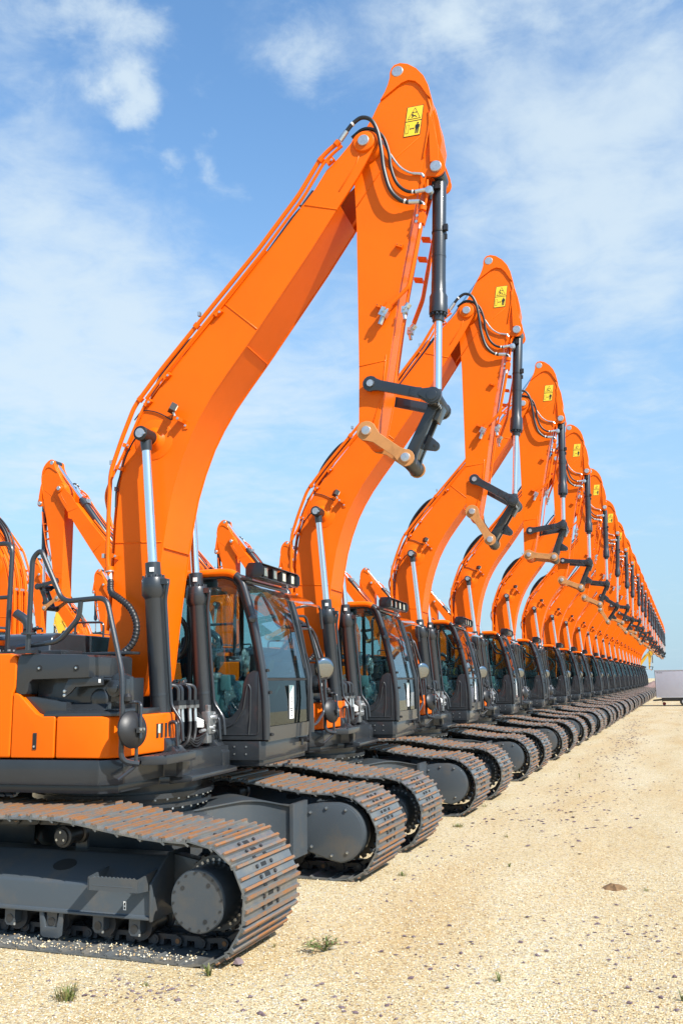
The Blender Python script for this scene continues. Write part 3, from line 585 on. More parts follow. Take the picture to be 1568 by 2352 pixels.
# ---- boom cylinders
def rodcyl(name, top, foot, y, barrel_end, rb, rr, head_r, parent, eye_r=.085, pipe_side=1, pinlen=.12):
    top = Vector((top[0], y, top[1])); foot = Vector((foot[0], y, foot[1])); d = (foot-top).normalized(); Lc = (foot-top).length
    m = MB(); h = top+d*barrel_end
    m.lathe(h, d, [(0, rr+.032), (.17, rr+.034), (.172, head_r*.93), (.19, head_r), (.255, head_r), (.257, head_r*1.02), (.36, head_r*1.02), (.40, rb*1.03), (.41, rb), (Lc-barrel_end-.05, rb)], 'char', 28)
    for i in range(12):
        a = 2*PI*i/12; u = d.orthogonal().normalized(); w = d.cross(u); q = h+d*.172+(u*math.cos(a)+w*math.sin(a))*(head_r*.84); m.cyl(q-d*.025, q, .014, 'char', seg=6)
    m.cyl(foot-Vector((0, pinlen, 0)), foot+Vector((0, pinlen, 0)), eye_r*1.15, 'char', seg=24)
    s = Vector((pipe_side, 0, 0))
    xx = rb+.028
    if pipe_side:
        m.tube([h+d*.22+Vector((head_r*.9, -.02, 0)), h+d*.22+Vector((head_r+.055, -.03, 0)), h+d*.42+Vector((xx+.01, -.03, 0)), h+d*(Lc-barrel_end-.42)+Vector((xx+.01, -.03, 0)), h+d*(Lc-barrel_end-.25)+Vector((xx+.12, -.03, 0)), h+d*(Lc-barrel_end-.05)+Vector((xx+.12, -.03, 0))], .020, 'char', 10, .05)
        m.box(h+d*.22+Vector((head_r+.02, -.03, 0)), (.07, .08, .06), 'char')
        m.tube([h+d*(Lc-barrel_end-.10)+Vector((rb*.9, -.04, 0)), h+d*(Lc-barrel_end-.25)+Vector((rb+.02, -.06, 0)), h+d*(Lc-barrel_end-.25)+Vector((rb+.10, -.06, 0)), h+d*(Lc-barrel_end-.0)+Vector((rb+.10, -.06, 0))], .020, 'char', 10, .04)
        m.box(h+d*.085+Vector((.03, -rr-.036, 0)), (.05, .012, .05), 'white')
        m.lathe(h+d*(Lc-barrel_end-.55), d, [(0, rb+.004), (.03, rb+.004)], 'char', 24)
    o = U(m, name, bevel=0, angle=40)
    r = MB(); r.cyl(top+d*.10, h+d*.02, rr, 'chrome', seg=28); r.obj('piston_rod', o)
    e = MB(); e.lathe(top-Vector((0, .14, 0)), (0, 1, 0), [(0, .075), (.006, eye_r), (.27, eye_r), (.276, .07)], 'black', 28)
    e.cyl(top-Vector((0, .148, 0)), top+Vector((0, .148, 0)), .055, 'pin', seg=24); e.lathe(top+d*.06, d, [(0, eye_r*.8), (.05, rr*1.25), (.12, rr*1.15)], 'char', 20)
    bolt(e, top+Vector((.06, -.13, -.01)), (0, -1, 0), .014, .03)
    e.obj('rod_eye', o); return o
rodcyl('boom_cylinder', (.45, 4.97), (.74, 1.52), -.54, 1.48, .107, .053, .135, ROOT)
rodcyl('boom_cylinder', (.45, 4.97), (.74, 1.52), .56, 1.48, .107, .053, .135, ROOT)
# ---- arm
AW = .24
aa = [(2.90, 4.93), (2.915, 5.58), (2.92, 7.31), (2.90, 7.95), (2.87, 8.20), (2.93, 8.40), (3.07, 8.55), (3.14, 8.66), (3.21, 8.80), (3.28, 8.90), (3.335, 9.02), (3.36, 9.10)]
at = [(3.365, 9.17), (3.385, 9.225), (3.42, 9.26), (3.49, 9.272), (3.58, 9.24), (3.68, 9.16), (3.76, 9.05), (3.81, 8.92), (3.85, 8.72)]
af = [(3.845, 8.62), (3.80, 8.35), (3.73, 8.02), (3.65, 7.65), (3.58, 7.33), (3.42, 6.57), (3.36, 6.25), (3.25, 5.58), (3.20, 5.29), (3.115, 4.90)]
ab = arc(3.0, 4.85, .11, 10, -190, 10)
am = MB(); apoly = aa+at+af+ab
am.prism(inset(apoly, .016), -AW+.02, AW-.02, 'orange')
for sd in (-1, 1):
    am.prism(apoly, sd*(AW-.02), sd*AW, 'orange')
    dbl = [(3.24, 8.84), (3.30, 8.94), (3.335, 9.02), (3.36, 9.10)]+at[:-1]+[(3.83, 8.75), (3.79, 8.80), (3.72, 8.93), (3.66, 9.0), (3.58, 9.03), (3.50, 9.01)]
    am.prism(dbl, sd*(AW-.001), sd*(AW+.024), 'orange')
    am.tube([(x, sd*(AW+.004), z) for x, z in ((3.79, 8.81), (3.83, 8.62), (3.79, 8.35), (3.72, 8.02))], .012, 'orange', 6)
    am.tube([(2.925, sd*AW, 7.55), (3.22, sd*AW, 7.95), (3.70, sd*AW, 8.30)], .008, 'orange', 6)
    am.tube([(2.92, sd*AW, 5.62), (3.24, sd*AW, 5.66)], .007, 'orange', 6)
    am.tube([(x, sd*(AW+.001), z) for x, z in ((3.23, 5.72), (3.17, 5.26), (3.06, 4.95))], .007, 'orange', 6)
    e = [(3.84, 8.60), (3.865, 8.43), (3.885, 8.20), (3.955, 7.96)]+arc(3.86, 7.885, .105, 25, -115, 10)+[(3.745, 7.80), (3.715, 7.70), (3.62, 7.40), (3.70, 7.9)]
    am.prism(e, sd*(AW-.045), sd*(AW-.018), 'orange'); am.prism([(3.80, 8.60), (3.855, 8.42), (3.90, 8.12), (3.90, 7.95), (3.80, 7.95)], sd*(AW-.018), sd*(AW+.016), 'orange')
    am.lathe((3.06, sd*(AW-.001), 8.28), (0, sd, 0), [(0, .20), (.02, .20), (.06, .165), (.085, .165)], 'orange', 32)
am.prism([(3.855, 8.66), (3.90, 8.50), (3.93, 8.25), (3.90, 8.10), (3.80, 8.15), (3.80, 8.6)], -.16, .16, 'orange')
am.cyl((3.0, -AW-.03, 4.85), (3.0, AW+.03, 4.85), .095, 'orange', seg=28); am.cyl((3.06, -AW-.02, 5.38), (3.06, AW+.02, 5.38), .07, 'orange', seg=24)
for (x, z, s) in ((3.42, 6.98, 1), (3.175, 6.29, 1)):
    am.box((x, -AW-.025, z), (.085, .05, .042), 'orange', (0, math.radians(25), 0)); am.cyl((x-.022, -AW-.052, z+.010), (x-.022, -AW-.049, z+.010), .008, 'dark', seg=8); am.cyl((x+.022, -AW-.052, z-.010), (x+.022, -AW-.049, z-.010), .008, 'dark', seg=8)
ARM = U(am, 'arm', bevel=.005, bseg=1)
pn = []
for (x, z, w, r, nm) in ((3.455, 9.17, AW+.03, .068, 'pin'), (3.86, 7.89, AW+.02, .066, 'pin'), (3.06, 8.28, BW+.058, .066, 'pin')):
    m = MB(); m.lathe((x, -w, z), (0, 1, 0), [(0, r-.006), (.006, r), (2*w-.006, r), (2*w, r-.006)], 'pin', 28); m.obj(nm, ARM)
# warning sign (two pictogram panels)
sg = MB(); C0 = (3.625, 8.505); sh = .085
def sgp(u, v): return (C0[0]+u+sh*v*1.9, C0[1]+v)
def sgq(pts, d, k): sg.prism([sgp(*p) for p in pts], -AW-d-.0012, -AW-d+.0004, k)
sgq([(-.098, -.187), (.098, -.187), (.098, .187), (-.098, .187)], .003, 'ink')
sgq([(-.091, .006), (.091, .006), (.091, .180), (-.091, .180)], .0045, 'decal'); sgq([(-.091, -.180), (.091, -.180), (.091, -.006), (-.091, -.006)], .0045, 'decal')
sgq([(-.078, .022), (.078, .022), (.0, .166)], .006, 'ink'); sgq([(-.066, .029), (.066, .029), (.0, .152)], .0072, 'decal')
sgq([(-.030, .098), (-.004, .098), (-.004, .110), (-.030, .110)], .0085, 'ink'); sgq([(.004, .098), (.030, .098), (.030, .110), (.004, .110)], .0085, 'ink')
sgq([(-.034, .070), (-.024, .074), (.016, .066), (.036, .040), (.026, .040), (.012, .054), (-.004, .057), (-.020, .040), (-.034, .040), (-.020, .060)], .0085, 'ink')
sgq(arc(-.022, .082, .010, 0, 330, 8), .0085, 'ink')
sgq([(-.080, -.150), (-.045, -.150), (-.045, -.040), (-.080, -.040)], .006, 'ink'); sgq([(-.075, -.145), (-.050, -.145), (-.050, -.045), (-.075, -.045)], .0072, 'decal')
sgq([(-.034, -.095), (-.020, -.080), (-.020, -.090), (.008, -.090), (.008, -.080), (.022, -.095), (.008, -.110), (.008, -.100), (-.020, -.100), (-.020, -.110)], .006, 'ink')
sgq([(.036, -.160), (.050, -.160), (.052, -.105), (.056, -.105), (.058, -.160), (.072, -.160), (.074, -.085), (.080, -.095), (.080, -.060), (.072, -.048), (.036, -.048), (.028, -.060), (.028, -.095), (.034, -.085)], .006, 'ink'); sgq(arc(.054, -.034, .011, 0, 330, 8), .006, 'ink')
sg.obj('warning_sign', ARM)
# pipes and valves on the arm
def ap(pts, y, r, rad=.05): m = MB(); m.tube([(p[0], (p[2] if len(p) > 2 else y), p[1]) for p in pts], r, 'orange', 10, rad); return m
m = ap([(3.705, 7.37), (3.66, 7.10), (3.515, 6.46), (3.30, 6.27), (3.285, 6.255)], -AW-.05, .023); m.box((3.69, -AW-.04, 7.25), (.07, .08, .12), 'orange', (0, .22, 0)); bolt(m, (3.64, -AW-.05, 7.29), (0, -1, 0), .018, .02); bolt(m, (3.63, -AW-.05, 7.22), (0, -1, 0), .018, .02); m.cyl((3.712, -AW-.05, 7.40), (3.70, -AW-.05, 7.35), .042, 'orange', seg=14)
m.box((3.672, -AW-.074, 7.16), (.022, .004, .07), 'white', (0, .22, 0)); m.obj('hydraulic_pipe', ARM)
ap([(3.76, 7.74), (3.75, 7.55), (3.60, 6.90), (3.47, 6.25)], -AW+.0, .014).obj('hydraulic_pipe', ARM)
ap([(3.72, 7.35), (3.61, 6.85), (3.46, 6.20), (3.30, 5.30)], -AW-.012, .010).obj('hydraulic_pipe', ARM)
for dy in (.02, .09): ap([(3.80, 7.62), (3.76, 7.3), (3.64, 6.75), (3.585, 6.48), (3.47, 6.20)], .10+dy, .015).obj('hydraulic_pipe', ARM)
for z, x in ((7.22, 3.66), (6.98, 3.61), (6.73, 3.555)): am2 = MB(); am2.box((x-.01, .16, z), (.10, .10, .030), 'orange', (0, .22, 0)); am2.obj('pipe_clamp', ARM)
for (x, y, z, s) in ((3.235, -AW-.07, 6.185, 1.15), (3.46, -AW-.03, 6.20, .9), (3.43, .16, 6.12, .9)):
    v = MB(); v.box((x, y, z), (.075*s, .075*s, .085*s), 'zinc', (0, .5 if s > 1 else .1, 0)); v.cyl((x-.01, y, z-.03), (x-.045*s if s > 1 else x, y, z-.115*s), .024*s, 'zinc', seg=6); v.cyl((x, y-.03, z+.01), (x, y-.065*s, z+.01), .018, 'zinc', seg=6)
    v.cyl((x+.02, y, z+.03), (x+.055*s, y, z+.075*s), .042*s, 'orange' if s > 1 else 'zinc', seg=12)
    for a in (-.03, .03): bolt(v, (x+.02, y-.035*s, z+a*s), (0, -1, 0), .012, .015)
    v.obj('shut_off_valve', ARM)
# hoses over the boom-arm joint
def fit(m, pts, r, k='zinc'):
    for a, b in zip(pts, pts[1:]): m.cyl(a, b, r, k, seg=12)
hA = hose([(2.80, 8.36, -.385), (2.88, 8.46, -.385), (2.95, 8.53, -.385), (3.05, 8.575, -.385), (3.16, 8.52, -.38), (3.23, 8.36, -.37), (3.265, 8.12, -.36), (3.285, 7.90, -.35), (3.345, 7.65, -.34), (3.44, 7.515, -.33), (3.54, 7.465, -.31), (3.66, 7.455, -.30), (3.70, 7.43, -.29), (3.71, 7.38, -.29)], -.36, .024, ARM)
fit(hA, [(2.78, -.387, 8.33), (2.86, -.387, 8.435)], .031); hA.cyl((2.925, -.385, 8.508), (2.945, -.385, 8.522), .027, 'white'); fit(hA, [(3.55, -.308, 7.467), (3.67, -.299, 7.456)], .029); hA.cyl((3.50, -.32, 7.482), (3.518, -.317, 7.475), .027, 'white'); fit(hA, [(3.68, -.296, 7.452), (3.712, -.29, 7.43), (3.712, -.29, 7.38)], .022)
hA.obj('hose', ARM)
hB = hose([(2.90, 8.40, -.30), (3.03, 8.48, -.30), (3.16, 8.45, -.31), (3.275, 8.33, -.31), (3.335, 8.13, -.30), (3.355, 7.93, -.29), (3.41, 7.75, -.285), (3.50, 7.64, -.28), (3.61, 7.60, -.275), (3.76, 7.62, -.25)], -.30, .019, ARM); fit(hB, [(3.62, -.275, 7.60), (3.745, -.255, 7.615)], .024); hB.cyl((3.585, -.277, 7.605), (3.602, -.276, 7.602), .022, 'white'); hB.lathe((3.78, -.25, 7.60), (0, -1, 0), [(-.03, .045), (.03, .045), (.035, .02)], 'zinc', 12); hB.obj('hose', ARM)
hC = hose([(2.95, 8.43, -.27), (3.06, 8.47, -.28), (3.17, 8.44, -.28), (3.26, 8.29, -.28), (3.345, 8.12, -.275), (3.44, 7.96, -.27), (3.53, 7.875, -.265), (3.62, 7.83, -.26), (3.70, 7.815, -.26), (3.725, 7.78, -.26)], -.28, .0125, ARM, k='pin'); fit(hC, [(3.60, -.262, 7.838), (3.70, -.26, 7.815), (3.725, -.26, 7.77)], .016); hC.obj('hose', ARM)
# ---- arm cylinder along the top of the boom
ac = MB(); A0 = Vector((1.02, 0, 6.13)); A1 = Vector((3.455, 0, 9.17)); dA = (A1-A0).normalized(); LA = (A1-A0).length
ac.cyl(A0-Vector((0, .12, 0)), A0+Vector((0, .12, 0)), .10, 'char', seg=24); ac.lathe(A0+dA*.08, dA, [(0, .08), (.05, .112), (1.95, .112), (1.97, .145), (2.16, .145), (2.17, .09), (2.26, .09)], 'char', 28)
ac.cyl(A0-Vector((0, .20, 0)), A0+Vector((0, .20, 0)), .062, 'pin', seg=20); up = Vector((-dA.z, 0, dA.x))
ac.tube([A0+dA*.35+up*.11, A0+dA*.42+up*.16, A0+dA*1.85+up*.16, A0+dA*2.0+up*.14], .020, 'char', 8, .04); ac.box(A0+dA*2.1+up*.15, (.12, .12, .12), 'zinc')
ACO = U(ac, 'arm_cylinder', angle=40); r = MB(); r.cyl(A0+dA*2.2, A1-dA*.08, .055, 'chrome', seg=24); r.obj('piston_rod', ACO)
r = MB(); r.cyl(A1-Vector((0, .15, 0)), A1+Vector((0, .15, 0)), .095, 'char', seg=24); r.obj('rod_eye', ACO)
for y in (-.07, .07): hose([(1.12, 6.36, y), (.86, 6.28, y), (.60, 6.02, y), (.40, 5.72, y), (.33, 5.50, y)], y, .024, ACO).obj('hose', ACO)
# ---- bucket cylinder, links and shipping straps (posed per machine)
TC, PA, PB = Vector((3.86, 7.89)), Vector((3.06, 5.38)), Vector((3.00, 4.85)); L1, L2, L3 = .712, .730, .545
bc = MB(); bc.cyl((0, -.12, 0), (0, .12, 0), .085, 'char', seg=24)
bc.lathe((.05, 0, 0), (1, 0, 0), [(0, .06), (.05, .080), (.92, .080), (.921, .083), (.945, .083), (.946, .080), (1.22, .080), (1.24, .082), (1.38, .084), (1.42, .103), (1.52, .103), (1.53, .106), (1.62, .106), (1.63, .070), (1.71, .068), (1.715, .045)], 'char', 32)
for i in range(12): a = 2*PI*i/12; bc.cyl((1.675, .088*math.cos(a), .088*math.sin(a)), (1.70, .088*math.cos(a), .088*math.sin(a)), .014, 'char', seg=6)
bc.tube([(.16, -.06, -.06), (.16, -.13, -.06), (.34, -.13, -.08)], .020, 'char', 8, .03); bc.box((.15, -.085, -.02), (.09, .06, .10), 'black'); bc.lathe((.68, 0, 0), (1, 0, 0), [(0, .085), (.02, .085)], 'black', 24); bc.box((.66, -.05, .085), (.07, .05, .05), 'black'); bc.box((.76, -.03, .085), (.06, .02, .03), 'black')
BCO = bc.obj('bucket_cylinder', ROOT, angle=40)
rr_ = MB(); rr_.cyl((-1.55, 0, 0), (-.14, 0, 0), .0445, 'chrome', seg=28); rr_.lathe((-.16, 0, 0), (1, 0, 0), [(0, .046), (.08, .05), (.12, .06)], 'char', 20); rr_.cyl((0, -.10, 0), (0, .10, 0), .082, 'char', seg=24); RRO = rr_.obj('piston_rod', BCO)
GL = []
for y in (-1, 1):
    g = MB(); g.prism(capsule((0, 0), (L1, 0), .088, .098, .058), y*.285, y*.325, 'char'); g.lathe((0, y*.325, 0), (0, y, 0), [(0, .048), (.014, .048), (.018, .042)], 'pin', 24)
    g.prism([(L1-.25, -.048), (L1-.13, -.062), (L1-.13, .062), (L1-.25, .048)], y*.3249, y*.338, 'char'); g.prism(capsule((L1-.12, 0), (L1, 0), .035, .082), y*.3248, y*.345, 'char'); g.lathe((L1, y*.345, 0), (0, y, 0), [(0, .06), (.008, .058), (.009, .03)], 'char', 24)
    GL.append(g.obj('guide_link', ROOT, bevel=.007))
bk = MB()
for y in (-1, 1):
    bk.prism([(-.07, -.05), (-.05, .06), (.04, .09), (.10, .055), (L2-.10, .060), (L2, .085), (L2+.075, .03), (L2+.06, -.06), (L2-.06, -.075), (.10, -.05), (.02, -.08)], y*.10, y*.155, 'char')
bk.cyl((0, -.28, 0), (0, .28, 0), .088, 'black', seg=28); bk.prism([(.02, .10), (.20, .10), (.20, -.03), (.02, -.06)], -.10, .10, 'char'); bk.cyl((L2, -.29, 0), (L2, .29, 0), .082, 'black', seg=28); bk.prism([(.48, .05), (.66, .05), (.66, -.05), (.48, -.05)], -.10, .10, 'char')
bk.prism([(.36, .055), (.40, .17)]+arc(.455, .165, .055, 150, 0, 8)+[(.54, .055)], -.02, .02, 'char'); bk.cyl((.455, -.021, .165), (.455, .021, .165), .024, 'dark', seg=14)
for z in (-.07, .0, .07): bk.cyl((.06, -.22+z, .085), (.06, -.22+z, .10), .022, 'pin', seg=10)
bk.cyl((L2+.02, .10, -.08), (L2+.03, .10, -.115), .014, 'zinc', seg=8)
BKO = bk.obj('bucket_link', ROOT, bevel=.007)
STR = []
for y in (-1, 1):
    g = MB(); g.prism(capsule((0, 0), (L3, 0), .112, .096, .060), y*.295, y*.312, 'tan')
    g.lathe((0, y*.30, 0), (0, y, 0), [(0, .056), (.033, .056), (.038, .050)], 'pin', 24); g.lathe((L3, y*.30, 0), (0, y, 0), [(0, .056), (.033, .056), (.038, .050)], 'pin', 24)
    STR.append(g.obj('shipping_strap', ROOT, bevel=.003, bseg=1))
RZ = Matrix.Rotation(DEL, 4, 'Z')
def place(o, p, ang):                                    # p = (x, z) in the boom's plane, ang = direction of the part's x axis in that plane
    o.location = RZ @ Vector((p[0], 0, p[1])); o.rotation_euler = (0, -ang, DEL)
def pose(parts, th):
    P = PA+Vector((math.cos(th), math.sin(th)))*L1; d = P-PB; D = d.length
    a = (L3**2-L2**2+D**2)/(2*D); h = math.sqrt(max(L3**2-a*a, 0)); m = PB+d/D*a; u = d/D; Q = m+Vector((u.y, -u.x))*h
    c = P-TC; cl_ = c.length
    place(parts['bucket_cylinder'][0], TC, math.atan2(c.y, c.x)); parts['piston_rod'].location = (cl_, 0, 0)
    for o in parts['guide_link']: place(o, PA, th)
    e = Q-P; place(parts['bucket_link'][0], P, math.atan2(e.y, e.x))
    s = Q-PB
    for o in parts['shipping_strap']: place(o, PB, math.atan2(s.y, s.x))
# ---- cab
CY0, CY1 = .75, 2.47
def xfar(x, y): return x+(y-CY0)*.0
cbm = MB()
basepl = [(-.45, CY0), (1.335, CY0), (1.40, CY0+.05), (1.40, CY1-.12), (1.30, CY1), (-.45, CY1)]
cbm.prism(basepl, 1.265, 1.482, 'char', 'z'); cbm.prism(inset(basepl, .07), 1.20, 1.266, 'char', 'z')
for x in (1.02, 1.17):
    for z in (1.335, 1.42): bolt(cbm, (x, CY0, z), (0, -1, 0), .011, .008)
cbm.box((.80, CY0-.002, 1.385), (.14, .006, .125), 'ink')
for z, w in ((1.43, .03), (1.405, .08), (1.385, .08), (1.365, .08), (1.34, .03)): cbm.box((.82, CY0-.006, z), (w, .003, .010), 'white')
BASE = cbm
CAB = U(cbm, 'cab', bevel=.018)
fr = MB()
rail = [(-.42, 3.44), (.10, 3.50), (.55, 3.515), (.88, 3.515), (1.01, 3.475), (1.095, 3.385), (1.165, 3.18), (1.245, 2.91), (1.30, 2.64), (1.36, 2.32), (1.395, 2.04), (1.41, 1.80), (1.415, 1.50)]
for y, s in ((CY0+.03, -1), (CY1-.03, 1)):
    sp = spline([(x, y, z) for x, z in rail], 5); k = int(len(sp)*.34)
    fr.tube(sp[:k+1], .052, 'orange', 14); fr.tube(sp[k:], .050, 'char', 14)
    fr.tube([(-.40, y, 1.5), (-.40, y, 3.42)], .05, 'char', 12); fr.tube([(.40, y, 2.1), (.40, y, 3.45)], .035, 'dark', 8)
for a, b in (((.985, 3.47), (.0, 0)), ): pass
fr.tube([(1.06, CY0+.03, 3.42), (1.06, CY1-.03, 3.42)], .045, 'char', 12); fr.tube([(-.40, CY0, 3.42), (-.40, CY1, 3.42)], .045, 'orange', 12); fr.tube([(-.40, CY0, 2.2), (-.40, CY1, 2.2)], .03, 'char', 8)
fr.box((1.405, (CY0+CY1)/2, 1.56), (.05, CY1-CY0-.1, .17), 'char'); fr.box((1.375, (CY0+CY1)/2, 2.205), (.035, CY1-CY0-.1, .03), 'black')
fr.prism([(1.08, 3.36), (1.10, 3.36), (1.41, 2.04), (1.425, 1.62), (1.395, 1.62), (1.365, 2.04)], CY1-.12, CY1-.04, 'black'); fr.prism([(1.085, 3.36), (1.12, 3.30), (1.385, 2.06), (1.415, 1.64), (1.39, 1.64), (1.355, 2.04), (1.07, 3.30)], CY0+.075, CY0+.10, 'black')
for z, x in ((3.30, 1.15), (2.31, 1.385), (2.05, 1.42), (1.56, 1.44)): fr.cyl((x+.03, CY0+.05, z), (x+.055, CY0+.03, z), .02, 'black', seg=10)
fr.lathe((1.255, CY0-.02, 2.93), (.5, -1, 0), [(0, .05), (.02, .045), (.03, .02)], 'char', 12)
fr.obj('cab_frame', CAB)
rf = MB(); rf.prism([(-.45, 3.44), (-.43, 3.50), (.10, 3.55), (.80, 3.555), (.97, 3.52), (1.05, 3.44), (.9, 3.42), (-.3, 3.40)], CY0+.09, CY1-.09, 'char'); rf.prism([(-.3, 3.54), (.1, 3.575), (.70, 3.575), (.85, 3.545)], CY0+.3, CY1-.3, 'char')
rf.lathe((.50, CY0+.03, 3.55), (0, 0, 1), [(0, .04), (.03, .035), (.045, .015)], 'orange', 12)
rf.obj('roof', CAB, bevel=.012)
# right-hand panel with the dipped window edge
wb = [(1.32, 2.30), (1.25, 2.295), (1.18, 2.26), (1.13, 2.15), (1.115, 2.0), (1.06, 1.85), (.99, 1.765), (.93, 1.735), (.87, 1.745), (.83, 1.80), (.77, 1.93), (.66, 2.06), (.50, 2.12), (.22, 2.18), (-.40, 2.26)]
pn_ = MB(); pn_.prism([(-.43, 1.50), (1.40, 1.50), (1.39, 2.04), (1.355, 2.30)]+wb, CY0-.002, CY0+.05, 'char')
pn_.tube([(1.20, CY0-.004, 1.56), (1.22, CY0-.004, 1.75), (1.225, CY0-.004, 2.10), (1.19, CY0-.004, 2.16), (1.17, CY0-.004, 2.08), (1.13, CY0-.004, 1.85), (1.02, CY0-.004, 1.69), (.86, CY0-.004, 1.62), (.70, CY0-.004, 1.61)], .012, 'char', 8, .04)
pn_.tube([(1.325, CY0-.004, 2.26), (1.325, CY0-.004, 1.56), (.5, CY0-.004, 1.56)], .008, 'char', 6, .04)
pn_.obj('side_panel', CAB, bevel=.010)
pl_ = MB(); pl_.prism([(-.43, 1.50), (1.40, 1.50), (1.39, 2.04), (1.30, 2.20), (.5, 2.16), (-.40, 2.26)], CY1-.05, CY1, 'char'); pl_.obj('cab_door', CAB, bevel=.01)
wtop = [(-.36, 2.26), (-.36, 3.38), (.10, 3.44), (.86, 3.46), (.98, 3.42), (1.05, 3.34), (1.12, 3.14), (1.20, 2.87), (1.26, 2.60), (1.31, 2.33)]
gw = MB(); gw.prism(wtop+wb[:-1], CY0+.022, CY0+.028, 'glass'); gw.obj('side_window', CAB)
gm = MB(); top = [(x, z) for x, z in wtop]; bb = []
gm.tube([(x, CY0+.025, z) for x, z in wtop+[(1.32, 2.30)]], .02, 'dark', 8); gm.tube([(x, CY0+.025, z) for x, z in wb], .014, 'dark', 8); gm.prism([(.36, 3.42), (.36, 2.2), (.44, 2.16), (.44, 3.43)], CY0+.03, CY0+.05, 'dark')
gm.prism([(-.36, 3.22), (-.36, 3.42), (.86, 3.45), (.98, 3.42), (1.05, 3.34), (1.10, 3.20), (1.02, 3.30), (.9, 3.36), (.3, 3.32)], CY0+.03, CY0+.045, 'dark'); gm.obj('window_seal', CAB)
g2 = MB(); g2.prism([(-.36, 2.26), (-.36, 3.38), (.86, 3.46), (.98, 3.42), (1.12, 3.14), (1.31, 2.33), (.5, 2.16)], CY1-.03, CY1-.024, 'glass'); g2.obj('side_window', CAB)
fg = MB(); fg.prism([(1.105, 3.36), (1.111, 3.36), (1.180, 3.14), (1.26, 2.87), (1.385, 2.225), (1.379, 2.225), (1.254, 2.87), (1.174, 3.14)], CY0+.08, CY1-.08, 'glass'); fg.obj('windscreen', CAB)
lg = MB(); lg.prism([(1.378, 2.19), (1.384, 2.19), (1.406, 1.95), (1.413, 1.65), (1.407, 1.65), (1.400, 1.95)], CY0+.08, CY1-.08, 'glass_dark'); LG = lg.obj('lower_window', CAB)
rg = MB(); rg.prism([(CY0+.06, 2.22), (CY1-.06, 2.22), (CY1-.06, 3.38), (CY0+.06, 3.38)], -.405, -.40, 'glass', 'x'); rg.obj('rear_window', CAB)
lb = MB(); lx = 1.420; y0 = 1.66; lb.box((lx, y0, 1.92), (.004, .16, .42), 'white'); lb.prism([(y0-.08, 2.13), (y0+.08, 2.13), (y0-.08, 2.02)], lx+.0021, lx+.004, 'teal', 'x')
for z, w in ((1.98, .06), (1.955, .05), (1.92, .05), (1.88, .05), (1.84, .12), (1.81, .07), (1.78, .05), (1.75, .05)): lb.box((lx+.003, y0-.01, z), (.003, w, .012), 'ink')
lb.obj('window_sticker', CAB)
vs_ = MB(); vs_.prism([(1.10, 3.40), (1.106, 3.406), (1.38, 3.29), (1.52, 3.19), (1.516, 3.183), (1.377, 3.282)], CY0+.05, CY1+.08, 'visor'); vs_.obj('rain_visor', CAB)
wp = MB(); ym = CY1-.34
wp.tube([(1.50, ym+.0, 1.40), (1.50, ym+.05, 1.62), (1.47, ym+.19, 2.25), (1.40, ym+.18, 2.55)], .018, 'black', 8, .04); wp.tube([(1.52, ym-.06, 1.40), (1.52, ym-.02, 1.62), (1.48, ym+.14, 2.25), (1.33, ym+.10, 3.0)], .013, 'black', 8, .04)
wp.tube([(1.42, ym+.05, 2.35), (1.20, ym+.02, 3.25)], .010, 'black', 6); wp.box((1.46, ym-.02, 1.43), (.09, .20, .06), 'black'); wp.cyl((1.49, ym-.08, 1.42), (1.54, ym-.08, 1.42), .03, 'black'); wp.tube([(1.455, ym-.16, 1.36), (1.455, ym-.16, 1.44)], .018, 'char')
wp.obj('wiper', CAB)
# roof light bar with four lamps
lbm = MB(); bx0, bz = 1.245, 3.455
for y in (CY0+.09, CY1-.24): lbm.prism([(bx0-.13, bz-.01), (bx0-.13, bz+.12), (bx0-.09, bz+.175), (bx0+.07, bz+.175), (bx0+.10, bz+.13), (bx0+.10, bz+.03), (bx0+.06, bz-.01)], y, y+.012, 'char')
lbm.prism([(bx0-.11, bz+.155), (bx0-.09, bz+.177), (bx0+.07, bz+.177), (bx0+.07, bz+.166), (bx0-.085, bz+.166)], CY0+.09, CY1-.228, 'char')
lbm.box((bx0, (CY0+CY1)/2-.07, bz-.004), (.14, CY1-CY0-.3, .014), 'char'); lbm.box((bx0-.09, CY0+.03, bz-.03), (.12, .10, .035), 'black')
LB = U(lbm, 'light_bar', bevel=.004)
for i in range(4):
    y = 1.06+i*.335; m = MB(); m.prism([(bx0-.05, bz+.02), (bx0-.05, bz+.12), (bx0+.04, bz+.15), (bx0+.055, bz+.15), (bx0+.055, bz+.005), (bx0+.04, bz+.005)], y-.085, y+.085, 'black'); m.box((bx0+.0565, y, bz+.078), (.005, .115, .105), 'lens'); m.box((bx0+.0, y, bz+.012), (.05, .04, .03), 'zinc'); m.obj('lamp', LB, bevel=.005)
